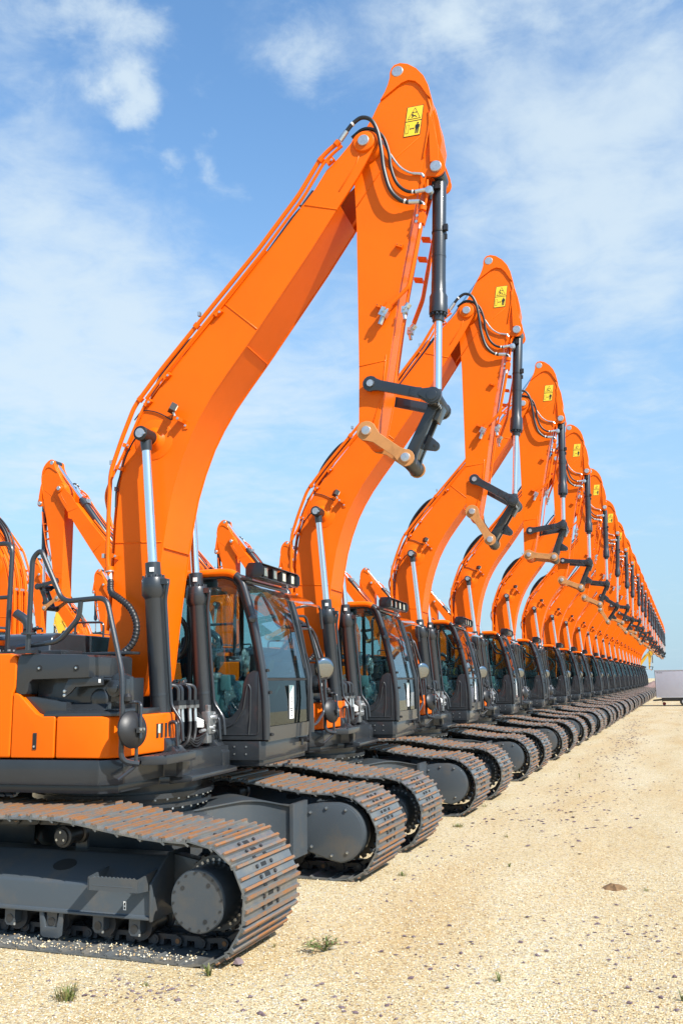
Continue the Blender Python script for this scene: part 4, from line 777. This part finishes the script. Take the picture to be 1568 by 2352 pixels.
# cab interior
se = MB(); se.box((.30, 1.62, 1.72), (.42, .5, .40), 'seat'); se.box((.34, 1.62, 1.98), (.55, .52, .14), 'seat'); se.box((.05, 1.62, 2.30), (.14, .46, .62), 'seat', (0, -.15, 0)); se.box((-.03, 1.62, 2.70), (.10, .26, .17), 'seat'); se.obj('seat', CAB, bevel=.05, bseg=3)
cs = MB(); cs.prism([(.10, 1.6), (.66, 1.6), (.74, 1.9), (.76, 2.12), (.72, 2.20), (.2, 2.24), (.10, 2.2)], 1.0, 1.26, 'teal'); cs.box((.80, 1.05, 2.17), (.14, .18, .20), 'teal'); cs.prism([(.10, 1.6), (.60, 1.6), (.70, 2.12), (.62, 2.2), (.10, 2.2)], 1.95, 2.15, 'teal'); cs.obj('console', CAB, bevel=.03)
js = MB()
for y in (1.12, 2.05):
    js.lathe((.60, y, 2.20), (.1, 0, 1), [(0, .08), (.03, .07), (.06, .04), (.10, .02), (.16, .018), (.17, .035), (.26, .042), (.30, .03), (.31, .01)], 'black', 14)
for y in (1.5, 1.75): js.tube([(1.0, y, 1.5), (1.06, y, 1.8), (1.22, y, 2.12)], .014, 'teal', 8, .1); js.box((1.12, y, 1.55), (.22, .11, .03), 'black', (0, -.4, 0))
js.tube([(1.30, 1.0, 1.55), (1.12, 1.0, 2.15)], .02, 'teal', 8); js.obj('control_lever', CAB)
wr = MB(); rnd = random.Random(3)
def crumple(c, rx, ry, rz, seedn, nu=13, nv=11):
    r = random.Random(seedn); vs = []
    for i in range(nv+1):
        for j in range(nu):
            a = 2*PI*j/nu; b = -PI/2+PI*i/nv; k = 1+r.uniform(-.22, .22)
            vs.append((c[0]+rx*k*math.cos(b)*math.cos(a), c[1]+ry*k*math.cos(b)*math.sin(a), c[2]+rz*k*math.sin(b)))
    wr.add(vs, [(i*nu+j, i*nu+(j+1) % nu, (i+1)*nu+(j+1) % nu, (i+1)*nu+j) for i in range(nv) for j in range(nu)], 'wrap')
crumple((.50, 1.10, 2.22), .28, .16, .09, 1); crumple((.63, 1.12, 2.52), .075, .08, .17, 2); crumple((.86, 1.06, 1.95), .13, .12, .24, 5); crumple((.30, 1.62, 2.10), .34, .28, .10, 8); crumple((.62, 2.05, 2.45), .07, .08, .15, 4)
wr.obj('plastic_wrap', CAB, angle=20)
mn = MB(); mn.box((1.18, 1.0, 2.38), (.10, .20, .26), 'seat', (0, 0, .3)); mn.box((1.235, 1.10, 1.78), (.22, .30, .5), 'seat'); mn.box((.75, 2.2, 2.4), (.004, .12, .17), 'decal', (0, .3, .3)); mn.obj('dashboard', CAB, bevel=.02)
fl_ = MB(); fl_.box((.5, 1.56, 1.50), (1.8, 1.5, .03), 'seat'); fl_.box((-.33, 1.56, 1.80), (.12, 1.5, .6), 'seat'); fl_.obj('cab_floor', CAB)
# valve block and hoses between boom and cab
vx, vy = .86, .36; vb = MB(); vb.box((vx, vy, 1.72), (.10, .17, .25), 'zinc'); vb.box((vx-.01, vy-.03, 1.545), (.08, .12, .11), 'zinc'); vb.box((vx, vy-.02, 1.87), (.05, .05, .10), 'zinc'); vb.cyl((vx, vy-.09, 1.64), (vx, vy-.22, 1.63), .020, 'pin'); vb.cyl((vx+.02, vy+.09, 1.72), (vx+.02, vy+.17, 1.72), .018, 'pin'); vb.box((vx+.02, vy+.17, 1.76), (.035, .035, .09), 'pin'); vb.cyl((vx+.05, vy+.02, 1.78), (vx+.09, vy+.02, 1.78), .025, 'pin'); vb.cyl((vx+.05, vy-.02, 1.66), (vx+.08, vy-.02, 1.66), .02, 'pin')
for z in (1.62, 1.68, 1.82): bolt(vb, (vx+.05, vy+.06, z), (1, 0, 0), .014, .012, 'pin')
U(vb, 'control_valve', bevel=.008)
for i, (y, x) in enumerate(((-.31, .80), (-.05, .81), (.07, .82), (-.20, .79))):
    hm = hose([(x, 1.92, y), (x+.01, 1.75, y), (x+.015, 1.62, y-.02), (x+.0, 1.52, y-.06), (.7, 1.44, y-.10)], y, .022, None); hm.cyl((x, y, 1.90), (x+.01, y, 1.75), .024, 'zinc', seg=12); hm.box((x, y, 1.915), (.07, .085, .035), 'zinc'); hm.box((x, y, 1.96), (.06, .095, .05), 'char')
    hm.tube([(x, y, 1.98), (x, y, 2.14), (x-.12, y+(.0 if i % 2 else -.1), 2.16), (.70, y, 2.2)], .022, 'char', 8, .06)
    U(hm, 'hose')
for k in range(4):
    hm = hose([(.84, 1.84-.03*k, .12), (.88, 1.74, .20), (.87, 1.66-.02*k, .30)], .4, .009, None); hm.tube(spline([(.80, -.12+.05*k, 1.58), (.86, .05, 1.47+.03*k), (.87, .28, 1.60)], 6), .011, 'black', 8); hm.cyl((.85, .06, 1.78-.03*k), (.875, .17, 1.745-.02*k), .014, 'white', seg=8); U(hm, 'hose')
# left-hand mirror bars
lm = MB(); yb = CY1
lm.tube([(1.10, yb-.02, 3.17), (1.22, yb+.55, 3.27), (1.28, yb+.86, 3.26), (1.30, yb+.90, 2.94)], .019, 'char', 8, .06); lm.tube([(1.14, yb, 3.08), (1.25, yb+.28, 3.09), (1.33, yb+.55, 2.45), (1.40, yb+.62, 1.74), (1.38, yb+.35, 1.60), (1.33, yb-.0, 1.54)], .019, 'char', 8, .06)
lm.tube([(1.20, yb, 2.90), (1.28, yb+.48, 2.92), (1.36, yb+.72, 2.5), (1.40, yb+.72, 1.9)], .019, 'char', 8, .06); lm.box((1.12, yb+.02, 3.12), (.05, .09, .09), 'black')
LM = U(lm, 'mirror_bracket')
mm = MB(); MC = (1.40, yb+.66, 2.36); MD = (.62, -.75, -.10); mm.lathe(MC, MD, [(-.05, .03), (-.02, .155), (.0, .165), (.005, .165)], 'black', 28); mm.lathe(MC, MD, [(.002, .150), (.006, .148), (.016, .11), (.020, .03)], 'mirror', 28); mm.obj('mirror', LM, angle=50)

# ------------------------------------------------------------------ copies of the excavator
from collections import defaultdict
def parts_of(root):
    d = defaultdict(list)
    def walk(o):
        for c in o.children:
            d[c.name.split('.')[0]].append(c)
            walk(c)
    walk(root)
    # the bucket cylinder's own rod
    q = dict(d); b = d['bucket_cylinder'][0]; q['piston_rod'] = [c for c in b.children if c.name.startswith('piston_rod')][0]
    return q
ORD = ['first', 'second', 'third', 'fourth', 'fifth', 'sixth', 'seventh', 'eighth', 'ninth', 'tenth', 'eleventh', 'twelfth', 'thirteenth', 'fourteenth', 'fifteenth', 'sixteenth', 'seventeenth', 'eighteenth', 'nineteenth', 'twentieth', 'twenty-first', 'twenty-second']
CHILD = defaultdict(list)
for o in list(COL.objects):
    if o.parent: CHILD[o.parent.name].append(o)
FINE = {'track_shoe'}
SKIPFAR = {'grease_hose', 'lamp_cable', 'control_lever', 'plastic_wrap', 'window_sticker', 'safety_label', 'door_latch', 'console', 'dashboard', 'hood_handle', 'access_hole', 'corner_lamp', 'mirror_arm', 'carrier_roller', 'track_roller', 'roller_guard', 'step', 'horn_bracket'}
YMAT = {}
def copy_tree(o, parent, far, yellow=False):
    c = o.copy(); COL.objects.link(c); c.parent = parent
    base = o.name.split('.')[0]
    if yellow and c.type == 'MESH':
        for i, s in enumerate(o.material_slots):
            if s.material == M['orange']: c.material_slots[i].link = 'OBJECT'; c.material_slots[i].material = M['yellow']
    if far and base == 'crawler_track':
        b = bpy.data.objects.new('shoe_belt', BELT_ME); COL.objects.link(b); b.parent = c
    for ch in CHILD[o.name]:
        n = ch.name.split('.')[0]
        if far and (n in FINE or n in SKIPFAR): continue
        copy_tree(ch, c, far, yellow)
    return c
OX, OY = -6.1, 9.25
ANG = [-17, -33, 7, -6, -8, -34, -8, -28, -5, -20, -30, 2, -15, -24, -8, -30, -12, -26, -4, -18, -22, -10]
OFFS = [0, 5.28, 10.95, 16.6, 22.5, 28.6, 33.8, 38.9, 45.0, 50.2, 55.6, 61.4, 67.0, 72.6, 78.2, 83.8, 89.4, 95.0, 100.6, 106.2, 111.8, 117.4]
LAB0 = {0: 'nearest and largest orange excavator, its rear cut off by the left edge',
        1: 'second orange excavator from the camera in the front row, shipping strap slanting steeply down',
        2: 'third orange excavator in the front row, its shipping strap slanting up to the right'}
ROOT.location = (OX, OY, .10); GRP = 'orange excavators parked in the front row'
for i in range(1, 22):
    c = copy_tree(ROOT, None, i >= 4)
    c.location = (OX+(-.004*max(0, OFFS[i]-40)), OY+OFFS[i], .10); tag(c, LAB0.get(i, '%s orange excavator from the camera in the receding front row, arm raised' % ORD[i]), 'excavator', GRP)
    c.rotation_euler = (0, 0, math.radians((.5, -.6, .3, -.2, .6, -.4, .1)[i % 7]) if i > 3 else 0); bpy.context.view_layer.update(); pose(parts_of(c), math.radians(ANG[i]))
tag(ROOT, LAB0[0], 'excavator', GRP); pose(parts_of(ROOT), math.radians(ANG[0]))
GB = 'orange excavators in the rows behind'
for k, (x, y, lab) in enumerate(((-14.7, 17.6, 'orange excavator behind the nearest, boom back full of pipes at the left edge'),
        (-14.95, 23.6, 'back-row orange excavator facing left, its arm tip standing highest left of the nearest boom'),
        (-15.1, 29.6, 'back-row orange excavator mostly hidden behind the nearest boom'),
        (-15.1, 35.6, 'back-row orange excavator facing left, arm tip above the nearest cab roof'),
        (-15.1, 42.4, 'back-row orange excavator with its arm tip just left of the second boom'),
        (-15.1, 48.5, 'back-row orange excavator hidden mostly behind the second boom'),
        (-15.1, 54.6, 'back-row orange excavator with its arm tip between the second and third booms'),
        (-15.1, 61.0, 'back-row orange excavator seen low behind the third boom'),
        (-15.1, 70.0, 'far back-row orange excavator showing between the third and fourth booms'),
        (-30.0, 47.6, 'distant orange excavator facing left with a small arm tip beside the nearest boom foot'),
        (-30.0, 41.6, 'distant orange excavator partly hidden between the back-row arm and the nearest boom'),
        (-30.0, 35.5, 'distant orange excavator whose arm shows behind the handrail of the nearest machine'))):
    c = copy_tree(ROOT, None, True); c.location = (x, y, .10); c.rotation_euler = (0, 0, PI-math.radians(4) if False else PI-.06); tag(c, lab, 'excavator', GB); bpy.context.view_layer.update(); pose(parts_of(c), math.radians(-5-7*(k % 3)))
c = copy_tree(ROOT, None, True, True); c.location = (-8.2, 160, .10); c.scale = (.74, .74, .74); tag(c, 'yellow excavator with bent boom far behind the end of the orange row', 'excavator'); pose(parts_of(c), -.2)
c = copy_tree(ROOT, None, True, True); c.location = (-49.3, 70, -.2); c.rotation_euler = (0, 0, -2.6); tag(c, 'yellow excavator seen small behind the black handrail at left', 'excavator'); bpy.context.view_layer.update(); pose(parts_of(c), -.2)

# ------------------------------------------------------------------ ground
def struct(o): o['kind'] = 'structure'; return o
def gravel_mat():
    m = bpy.data.materials.new('pale_gravel'); m.use_nodes = True; t = m.node_tree; b = t.nodes['Principled BSDF']; nn = t.nodes.new; lk = t.links.new
    b.inputs['Roughness'].default_value = .85; b.inputs['Specular IOR Level'].default_value = .25
    tcn = nn('ShaderNodeTexCoord')
    v = nn('ShaderNodeTexVoronoi'); v.inputs['Scale'].default_value = 58; v.inputs['Randomness'].default_value = 1; lk(tcn.outputs['Object'], v.inputs['Vector'])
    sp = nn('ShaderNodeSeparateColor'); lk(v.outputs['Color'], sp.inputs[0])
    cr = nn('ShaderNodeValToRGB'); lk(sp.outputs[0], cr.inputs[0]); e = cr.color_ramp; e.interpolation = 'LINEAR'
    e.elements[0].position = 0; e.elements[0].color = (0.201, 0.149, 0.086, 1); e.elements[1].position = 1; e.elements[1].color = (0.653, 0.606, 0.459, 1)
    for p, c in ((.10, (0.419, 0.342, 0.220, 1)), (.2, (0.419, 0.303, 0.149, 1)), (.45, (0.536, 0.438, 0.254, 1)), (.7, (0.553, 0.478, 0.315, 1)), (.88, (0.594, 0.516, 0.345, 1)), (.93, (0.436, 0.425, 0.402, 1))):
        x = e.elements.new(p); x.color = c
    # broad tone: worn lanes and slightly browner strips
    n = nn('ShaderNodeTexNoise'); n.inputs['Scale'].default_value = .55; n.inputs['Detail'].default_value = 6; mp = nn('ShaderNodeMapping'); mp.inputs['Scale'].default_value = (1.6, .35, 1); lk(tcn.outputs['Object'], mp.inputs[0]); lk(mp.outputs[0], n.inputs[0])
    r = nn('ShaderNodeMapRange'); r.inputs[1].default_value = .42; r.inputs[2].default_value = .70; r.inputs[4].default_value = .9; lk(n.outputs[0], r.inputs[0])
    mx = nn('ShaderNodeMix'); mx.data_type = 'RGBA'; mx.blend_type = 'MULTIPLY'; mx.inputs[7].default_value = (.92, .82, .68, 1); lk(r.outputs[0], mx.inputs[0]); lk(cr.outputs[0], mx.inputs[6])
    # strip of dark slate flakes along the drive
    v2 = nn('ShaderNodeTexVoronoi'); v2.inputs['Scale'].default_value = 17; lk(tcn.outputs['Object'], v2.inputs['Vector']); s2 = nn('ShaderNodeSeparateColor'); lk(v2.outputs['Color'], s2.inputs[0])
    n3 = nn('ShaderNodeTexNoise'); n3.inputs['Scale'].default_value = .5; n3.inputs['Detail'].default_value = 4; mp3 = nn('ShaderNodeMapping'); mp3.inputs['Scale'].default_value = (2.4, .30, 1); mp3.inputs['Location'].default_value = (1.7, 3, 0); lk(tcn.outputs['Object'], mp3.inputs[0]); lk(mp3.outputs[0], n3.inputs[0])
    a3 = nn('ShaderNodeMapRange'); a3.inputs[1].default_value = .46; a3.inputs[2].default_value = .72; a3.inputs[3].default_value = .002; a3.inputs[4].default_value = .07; lk(n3.outputs[0], a3.inputs[0])
    lt = nn('ShaderNodeMath'); lt.operation = 'LESS_THAN'; lk(s2.outputs[1], lt.inputs[0]); lk(a3.outputs[0], lt.inputs[1])
    ld = nn('ShaderNodeMath'); ld.operation = 'LESS_THAN'; lk(v2.outputs['Distance'], ld.inputs[0]); ld.inputs[1].default_value = .27
    an = nn('ShaderNodeMath'); an.operation = 'MULTIPLY'; lk(lt.outputs[0], an.inputs[0]); lk(ld.outputs[0], an.inputs[1])
    m2 = nn('ShaderNodeMix'); m2.data_type = 'RGBA'; m2.inputs[7].default_value = (.105, .072, .082, 1); lk(an.outputs[0], m2.inputs[0]); lk(mx.outputs[2], m2.inputs[6])
    # wheel lanes pressed along the drive: paler where compacted, browner between
    sx = nn('ShaderNodeSeparateXYZ'); lk(tcn.outputs['Object'], sx.inputs[0]); n5 = nn('ShaderNodeTexNoise'); n5.inputs['Scale'].default_value = .25; lk(tcn.outputs['Object'], n5.inputs[0])
    ax = nn('ShaderNodeMath'); ax.operation = 'MULTIPLY_ADD'; lk(n5.outputs[0], ax.inputs[0]); ax.inputs[1].default_value = 2.2; lk(sx.outputs[0], ax.inputs[2])
    wv_ = nn('ShaderNodeMath'); wv_.operation = 'MULTIPLY'; wv_.inputs[1].default_value = 3.3; lk(ax.outputs[0], wv_.inputs[0]); si = nn('ShaderNodeMath'); si.operation = 'SINE'; lk(wv_.outputs[0], si.inputs[0])
    lr = nn('ShaderNodeMapRange'); lr.inputs[1].default_value = -.6; lr.inputs[2].default_value = 1.0; lr.inputs[3].default_value = 0; lr.inputs[4].default_value = .45; lk(si.outputs[0], lr.inputs[0])
    m5 = nn('ShaderNodeMix'); m5.data_type = 'RGBA'; m5.blend_type = 'MULTIPLY'; m5.inputs[7].default_value = (.88, .81, .70, 1); lk(lr.outputs[0], m5.inputs[0]); lk(m2.outputs[2], m5.inputs[6])
    lk(m5.outputs[2], b.inputs['Base Color'])
    bp = nn('ShaderNodeBump'); bp.inputs['Strength'].default_value = .75; bp.inputs['Distance'].default_value = .012; bp.invert = True; lk(v.outputs['Distance'], bp.inputs['Height'])
    n4 = nn('ShaderNodeTexNoise'); n4.inputs['Scale'].default_value = 3.0; n4.inputs['Detail'].default_value = 5; lk(tcn.outputs['Object'], n4.inputs[0])
    bp2 = nn('ShaderNodeBump'); bp2.inputs['Strength'].default_value = .5; bp2.inputs['Distance'].default_value = .05; lk(n4.outputs[0], bp2.inputs['Height']); lk(bp.outputs[0], bp2.inputs['Normal']); lk(bp2.outputs[0], b.inputs['Normal'])
    return m
M['gravel'] = gravel_mat()
for nm, c in (('peb1', (.62, .51, .32)), ('peb2', (.48, .33, .16)), ('peb3', (.72, .65, .50)), ('peb4', (.36, .325, .29))): M[nm] = mat('pebble_'+nm, c, .8)
g = MB(); g.add([(-2500, -200, 0), (2500, -200, 0), (2500, 4500, 0), (-2500, 4500, 0)], [(0, 1, 2, 3)], 'gravel'); struct(g.obj('ground'))
def stones(name, n, region, size, mats, flat, seed, kind='stuff', wts=None, patches=None):
    r = random.Random(seed); m = MB(); oct_ = ((1, 0, 0), (0, 1, 0), (-1, 0, 0), (0, -1, 0), (0, 0, 1), (0, 0, -1)); F = ((0, 1, 4), (1, 2, 4), (2, 3, 4), (3, 0, 4), (1, 0, 5), (2, 1, 5), (3, 2, 5), (0, 3, 5))
    for i in range(n):
        if patches and r.random() < .75:
            px, py, sx, sy = r.choice(patches); px *= 1.0465; py *= 1.0465; x = r.gauss(px, sx); y = r.gauss(py, sy)
        else: x = r.uniform(region[0], region[1]); y = region[2]+(region[3]-region[2])*r.random()**1.3
        s = size[0]+(size[1]-size[0])*r.random()**2.5; a = r.uniform(0, 6.3); sa, ca = math.sin(a), math.cos(a); e = r.uniform(.55, 1); zf = r.uniform(*flat); tl = r.uniform(-.3, .3)
        vs = []
        for p in oct_:
            k = r.uniform(.8, 1.15); u, v, w = p[0]*s*k, p[1]*s*e*k, p[2]*s*zf*k
            vs.append((x+u*ca-v*sa, y+u*sa+v*ca, s*zf*.55+w+u*tl))
        m.add(vs, F, r.choices(mats, wts)[0])
    o = m.obj(name, angle=20); o['kind'] = kind; return o
stones('loose_gravel', 26000, (-6.2, .6, 4.9, 12), (.005, .012), ['peb1', 'peb2', 'peb3', 'peb4'], (.6, .95), 4, wts=(5, 3, 3, 1))
stones('slate_chips', 900, (-5.5, 1.0, 5, 22), (.007, .034), ['slate'], (.22, .45), 9, patches=((-3.9, 6.1, .28, .16), (-2.4, 6.2, .7, .35), (-.6, 8.6, .6, .5), (-2.0, 7.6, 1.0, .7), (-3.2, 11.5, .7, 1.3), (-2.4, 19, .8, 2.5), (-.2, 7.1, .5, .3)))
stones('far_slate_chips', 1500, (-4, 2, 20, 70), (.018, .055), ['slate'], (.12, .3), 10, patches=((-2.65, 46, .35, 5), (-2.3, 36, .35, 4), (-2.0, 28, .5, 4), (-.9, 60, 1.5, 8), (-2.2, 16, .6, 2.5)))
sc = MB(); r = random.Random(5)
ob = stones('gravel_on_shoes', 420, (-6.6, -3.7, 6.6, 6.6), (.006, .014), ['peb1', 'peb3', 'peb2'], (.6, .95), 12)
me = ob.data
for i in range(0, len(me.vertices), 6):
    x = r.uniform(-6.4, -3.95); y = OY-YN-HW+.02+r.random()**1.5*.30; cx_ = sum(me.vertices[i+j].co.x for j in range(6))/6; cy_ = sum(me.vertices[i+j].co.y for j in range(6))/6
    for j in range(6): v = me.vertices[i+j]; v.co.x += x-cx_; v.co.y += y-cy_; v.co.z += .034
# grass tufts and weeds
KG = 2.25/2.15
def tuft(x, y, n, h, spread, label, k='grass', seed=0):
    x *= KG; y *= KG
    r = random.Random(seed+int(x*100)); m = MB()
    for i in range(n):
        a = r.uniform(0, 6.28); rr = r.random()**.7*spread; l = h*r.uniform(.5, 1.1); lean = r.uniform(.2, 1.0); w = .0035*r.uniform(.7, 1.3)
        b = Vector((x+rr*.4*math.cos(a), y+rr*.4*math.sin(a), 0)); d = Vector((math.cos(a), math.sin(a), 0)); s = Vector((-d.y, d.x, 0))*w
        mid = b+d*l*lean*.35+Vector((0, 0, l*.65)); tip = b+d*l*lean*.95+Vector((0, 0, l*(.9-.45*lean)))
        m.add([b-s, b+s, mid+s*.8, mid-s*.8, tip], [(0, 1, 2, 3), (3, 2, 4)], k)
    o = m.obj('grass_tuft', angle=60); tag(o, label, 'grass', 'small plants growing in the gravel'); return o
tuft(-4.26, 5.80, 90, .13, .20, 'largest straggly grass tuft in the gravel, lower left corner', seed=1)
tuft(-3.55, 6.56, 26, .12, .05, 'upright bright green tuft touching the front of the nearest track')
tuft(-3.40, 7.40, 12, .05, .04, 'tiny green sprout just right of the nearest track')
tuft(-1.46, 7.08, 14, .09, .04, 'thin green sprig in the gravel at lower centre right')
tuft(-3.41, 14.03, 60, .07, .26, 'low green clump on open gravel beside the second machine')
tuft(-3.20, 10.43, 30, .06, .14, 'small green patch on gravel right of the second track')
tuft(-.58, 10.37, 16, .05, .08, 'faint green patch at the right edge near the brown soil')
tuft(-2.55, 13.28, 14, .06, .08, 'small sprouts in line beyond the low green clump')
tuft(-3.50, 16.3, 20, .07, .14, 'faint grass by the foot of the third machine')
tuft(-.2, 7.05, 16, .10, .06, 'grass blades at the right edge of the foreground')
tuft(-2.14, 11.25, 10, .07, .03, 'single bright sprout in the middle of the gravel')
tuft(-2.45, 21.5, 10, .16, .05, 'tall thin blades far out on the open gravel')
tuft(-3.87, 6.2, 12, .05, .08, 'few short blades left of the upright tuft')
wd = MB(); r = random.Random(8)
for i in range(26):
    a = r.uniform(0, 6.28); l = r.uniform(.08, .22); b = Vector((-2.95*KG, 7.40*KG, .01)); q = b+Vector((math.cos(a)*l, math.sin(a)*l*.9, .02+.05*r.random())); wd.tube([b, (b+q)/2+Vector((0, 0, .03)), q], .002, 'weed', 4)
    for j in range(12):
        t = r.uniform(.25, 1); c0 = b+(q-b)*t+Vector((r.gauss(0, .008), r.gauss(0, .008), .02+.02*r.random())); u = Vector((r.gauss(0, 1), r.gauss(0, 1), r.gauss(0, .5))).normalized()*.014; v = Vector((-u.y, u.x, r.gauss(0, .006)))*.5
        wd.add([c0-u, c0+v, c0+u, c0-v], [(0, 1, 2, 3)], 'weed')
tag(wd.obj('weed'), 'reddish green sprawling weed on the gravel right of the nearest track', 'weed', 'small plants growing in the gravel')
hp = MB(); r = random.Random(2); n = 20; vs = [(-.95, 10.93, .045)]
for k, f in ((1, .5), (2, 1.0)):
    for i in range(n): a = 2*PI*i/n; q = f*r.uniform(.75, 1.2); vs.append((-.95+.13*q*math.cos(a), 10.93+.15*q*math.sin(a), (.03*r.uniform(.5, 1.2) if k == 1 else -.002)))
hp.add(vs, [(0, 1+i, 1+(i+1) % n) for i in range(n)]+[(1+i, 1+n+i, 1+n+(i+1) % n, 1+(i+1) % n) for i in range(n)], 'soil'); tag(hp.obj('soil_heap'), 'small heap of brown soil on the pale gravel', 'soil heap')
bs = MB(); bs.add([(-3.615+.05*a, 7.18+.045*b, .03+.032*c) for a, b, c in ((1, .2, -.3), (.3, 1, -.3), (-.9, .5, -.3), (-.7, -.8, -.3), (.5, -.9, -.3), (.6, .1, .7), (-.2, .5, .9), (-.4, -.4, .8))], [(0, 1, 5), (1, 6, 5), (1, 2, 6), (2, 7, 6), (2, 3, 7), (3, 4, 7), (4, 5, 7), (4, 0, 5), (5, 6, 7)], 'slate'); tag(bs.obj('stone', angle=20), 'pinkish rounded stone just in front of the nearest track', 'stone')
# ------------------------------------------------------------------ box trailer and what lies beyond
T = empty('box_trailer', (-2.56, 79.0, 0.02)); tag(T, 'pale lilac white box trailer standing at the right edge beyond the gravel drive', 'trailer')
m = MB(); m.box((3.0, .9, 1.74), (6.0, 1.95, 2.14), 'panel'); m.obj('body', T, bevel=.02)
m = MB(); m.box((3.0, -.085, .68), (6.02, .03, .06), 'alu'); m.box((3.0, -.085, 2.80), (6.02, .03, .06), 'alu'); m.box((.0, -.085, 1.74), (.05, .03, 2.1), 'alu'); m.box((-.01, .9, 1.74), (.03, 2.0, 2.16), 'alu'); m.obj('trim', T)
m = MB(); m.box((2.9, .5, .50), (5.0, .08, .26), 'dark'); m.box((2.9, 1.3, .50), (5.0, .08, .26), 'dark'); m.box((1.2, .0, .56), (1.6, .06, .16), 'char'); m.prism([(-.35, .38), (-.3, .48), (.45, .56), (1.4, .46), (1.4, .36), (.6, .42), (-.2, .36)], .80, .92, 'char'); m.obj('chassis', T)
for x in (2.05, 2.85):
    m = MB(); m.lathe((x, -.05, .33), (0, 1, 0), [(0, .20), (.0, .30), (.02, .33), (.18, .33), (.2, .3)], 'black', 28); w = m.obj('wheel', T)
    m = MB(); m.lathe((x, -.055, .33), (0, 1, 0), [(0, .05), (0.006, .18), (.03, .205)], 'alu', 24); m.obj('rim', w)
m = MB(); m.cyl((.52, .82, .15), (.52, .90, .15), .13, 'red', seg=20); m.tube([(.52, .86, .15), (.40, .86, .34), (.36, .86, .62)], .03, 'alu'); m.obj('jockey_wheel', T)
m = MB(); m.prism([(.14, 2.58), (.20, 2.58), (.22, 2.66), (.13, 2.66)], -.078, -.0755, 'ink')
for i in range(7): m.box((.27+i*.045, -.0765, 2.61), (.030, .002, .05), 'ink')
m.obj('maker_mark', T)
md = MB(); r = random.Random(6); nx, ny = 30, 10; vs = []
for j in range(ny+1):
    for i in range(nx+1):
        u, v = i/nx, j/ny; hgt = 1.75*math.sin(PI*v)**.7*min(1, 6*u, 6*(1-u))*(.8+.2*math.sin(9*u)+r.uniform(-.08, .08)); vs.append((-9+22*u, 150+7*v, max(hgt, -.02)))
md.add(vs, [(j*(nx+1)+i, j*(nx+1)+i+1, (j+1)*(nx+1)+i+1, (j+1)*(nx+1)+i) for j in range(ny) for i in range(nx)], 'mound'); tag(md.obj('spoil_heap', angle=80), 'long purple brown earth bank beyond the end of the row', 'earth bank')
B = empty('motor_cruiser', (1.0, 95, 0)); tag(B, 'white boat roof with a small rail just above the trailer top', 'boat')
m = MB(); m.prism([(.2, 2.3), (1.0, 3.05), (2.4, 3.10), (6, 3.10), (6, .8), (.6, .8)], 0, 2.2, 'white'); m.obj('hull', B, bevel=.05); m = MB(); m.box((1.2, .9, 3.22), (.42, .3, .22), 'tan'); m.obj('hatch', B)
m = MB()
for x in (1.8, 2.2, 2.6, 3.0): m.tube([(x, .3, 3.08), (x, .3, 3.35)], .015, 'alu', 6)
m.tube([(1.6, .3, 3.3), (3.4, .3, 3.36)], .015, 'alu', 6); m.obj('guard_rail', B)
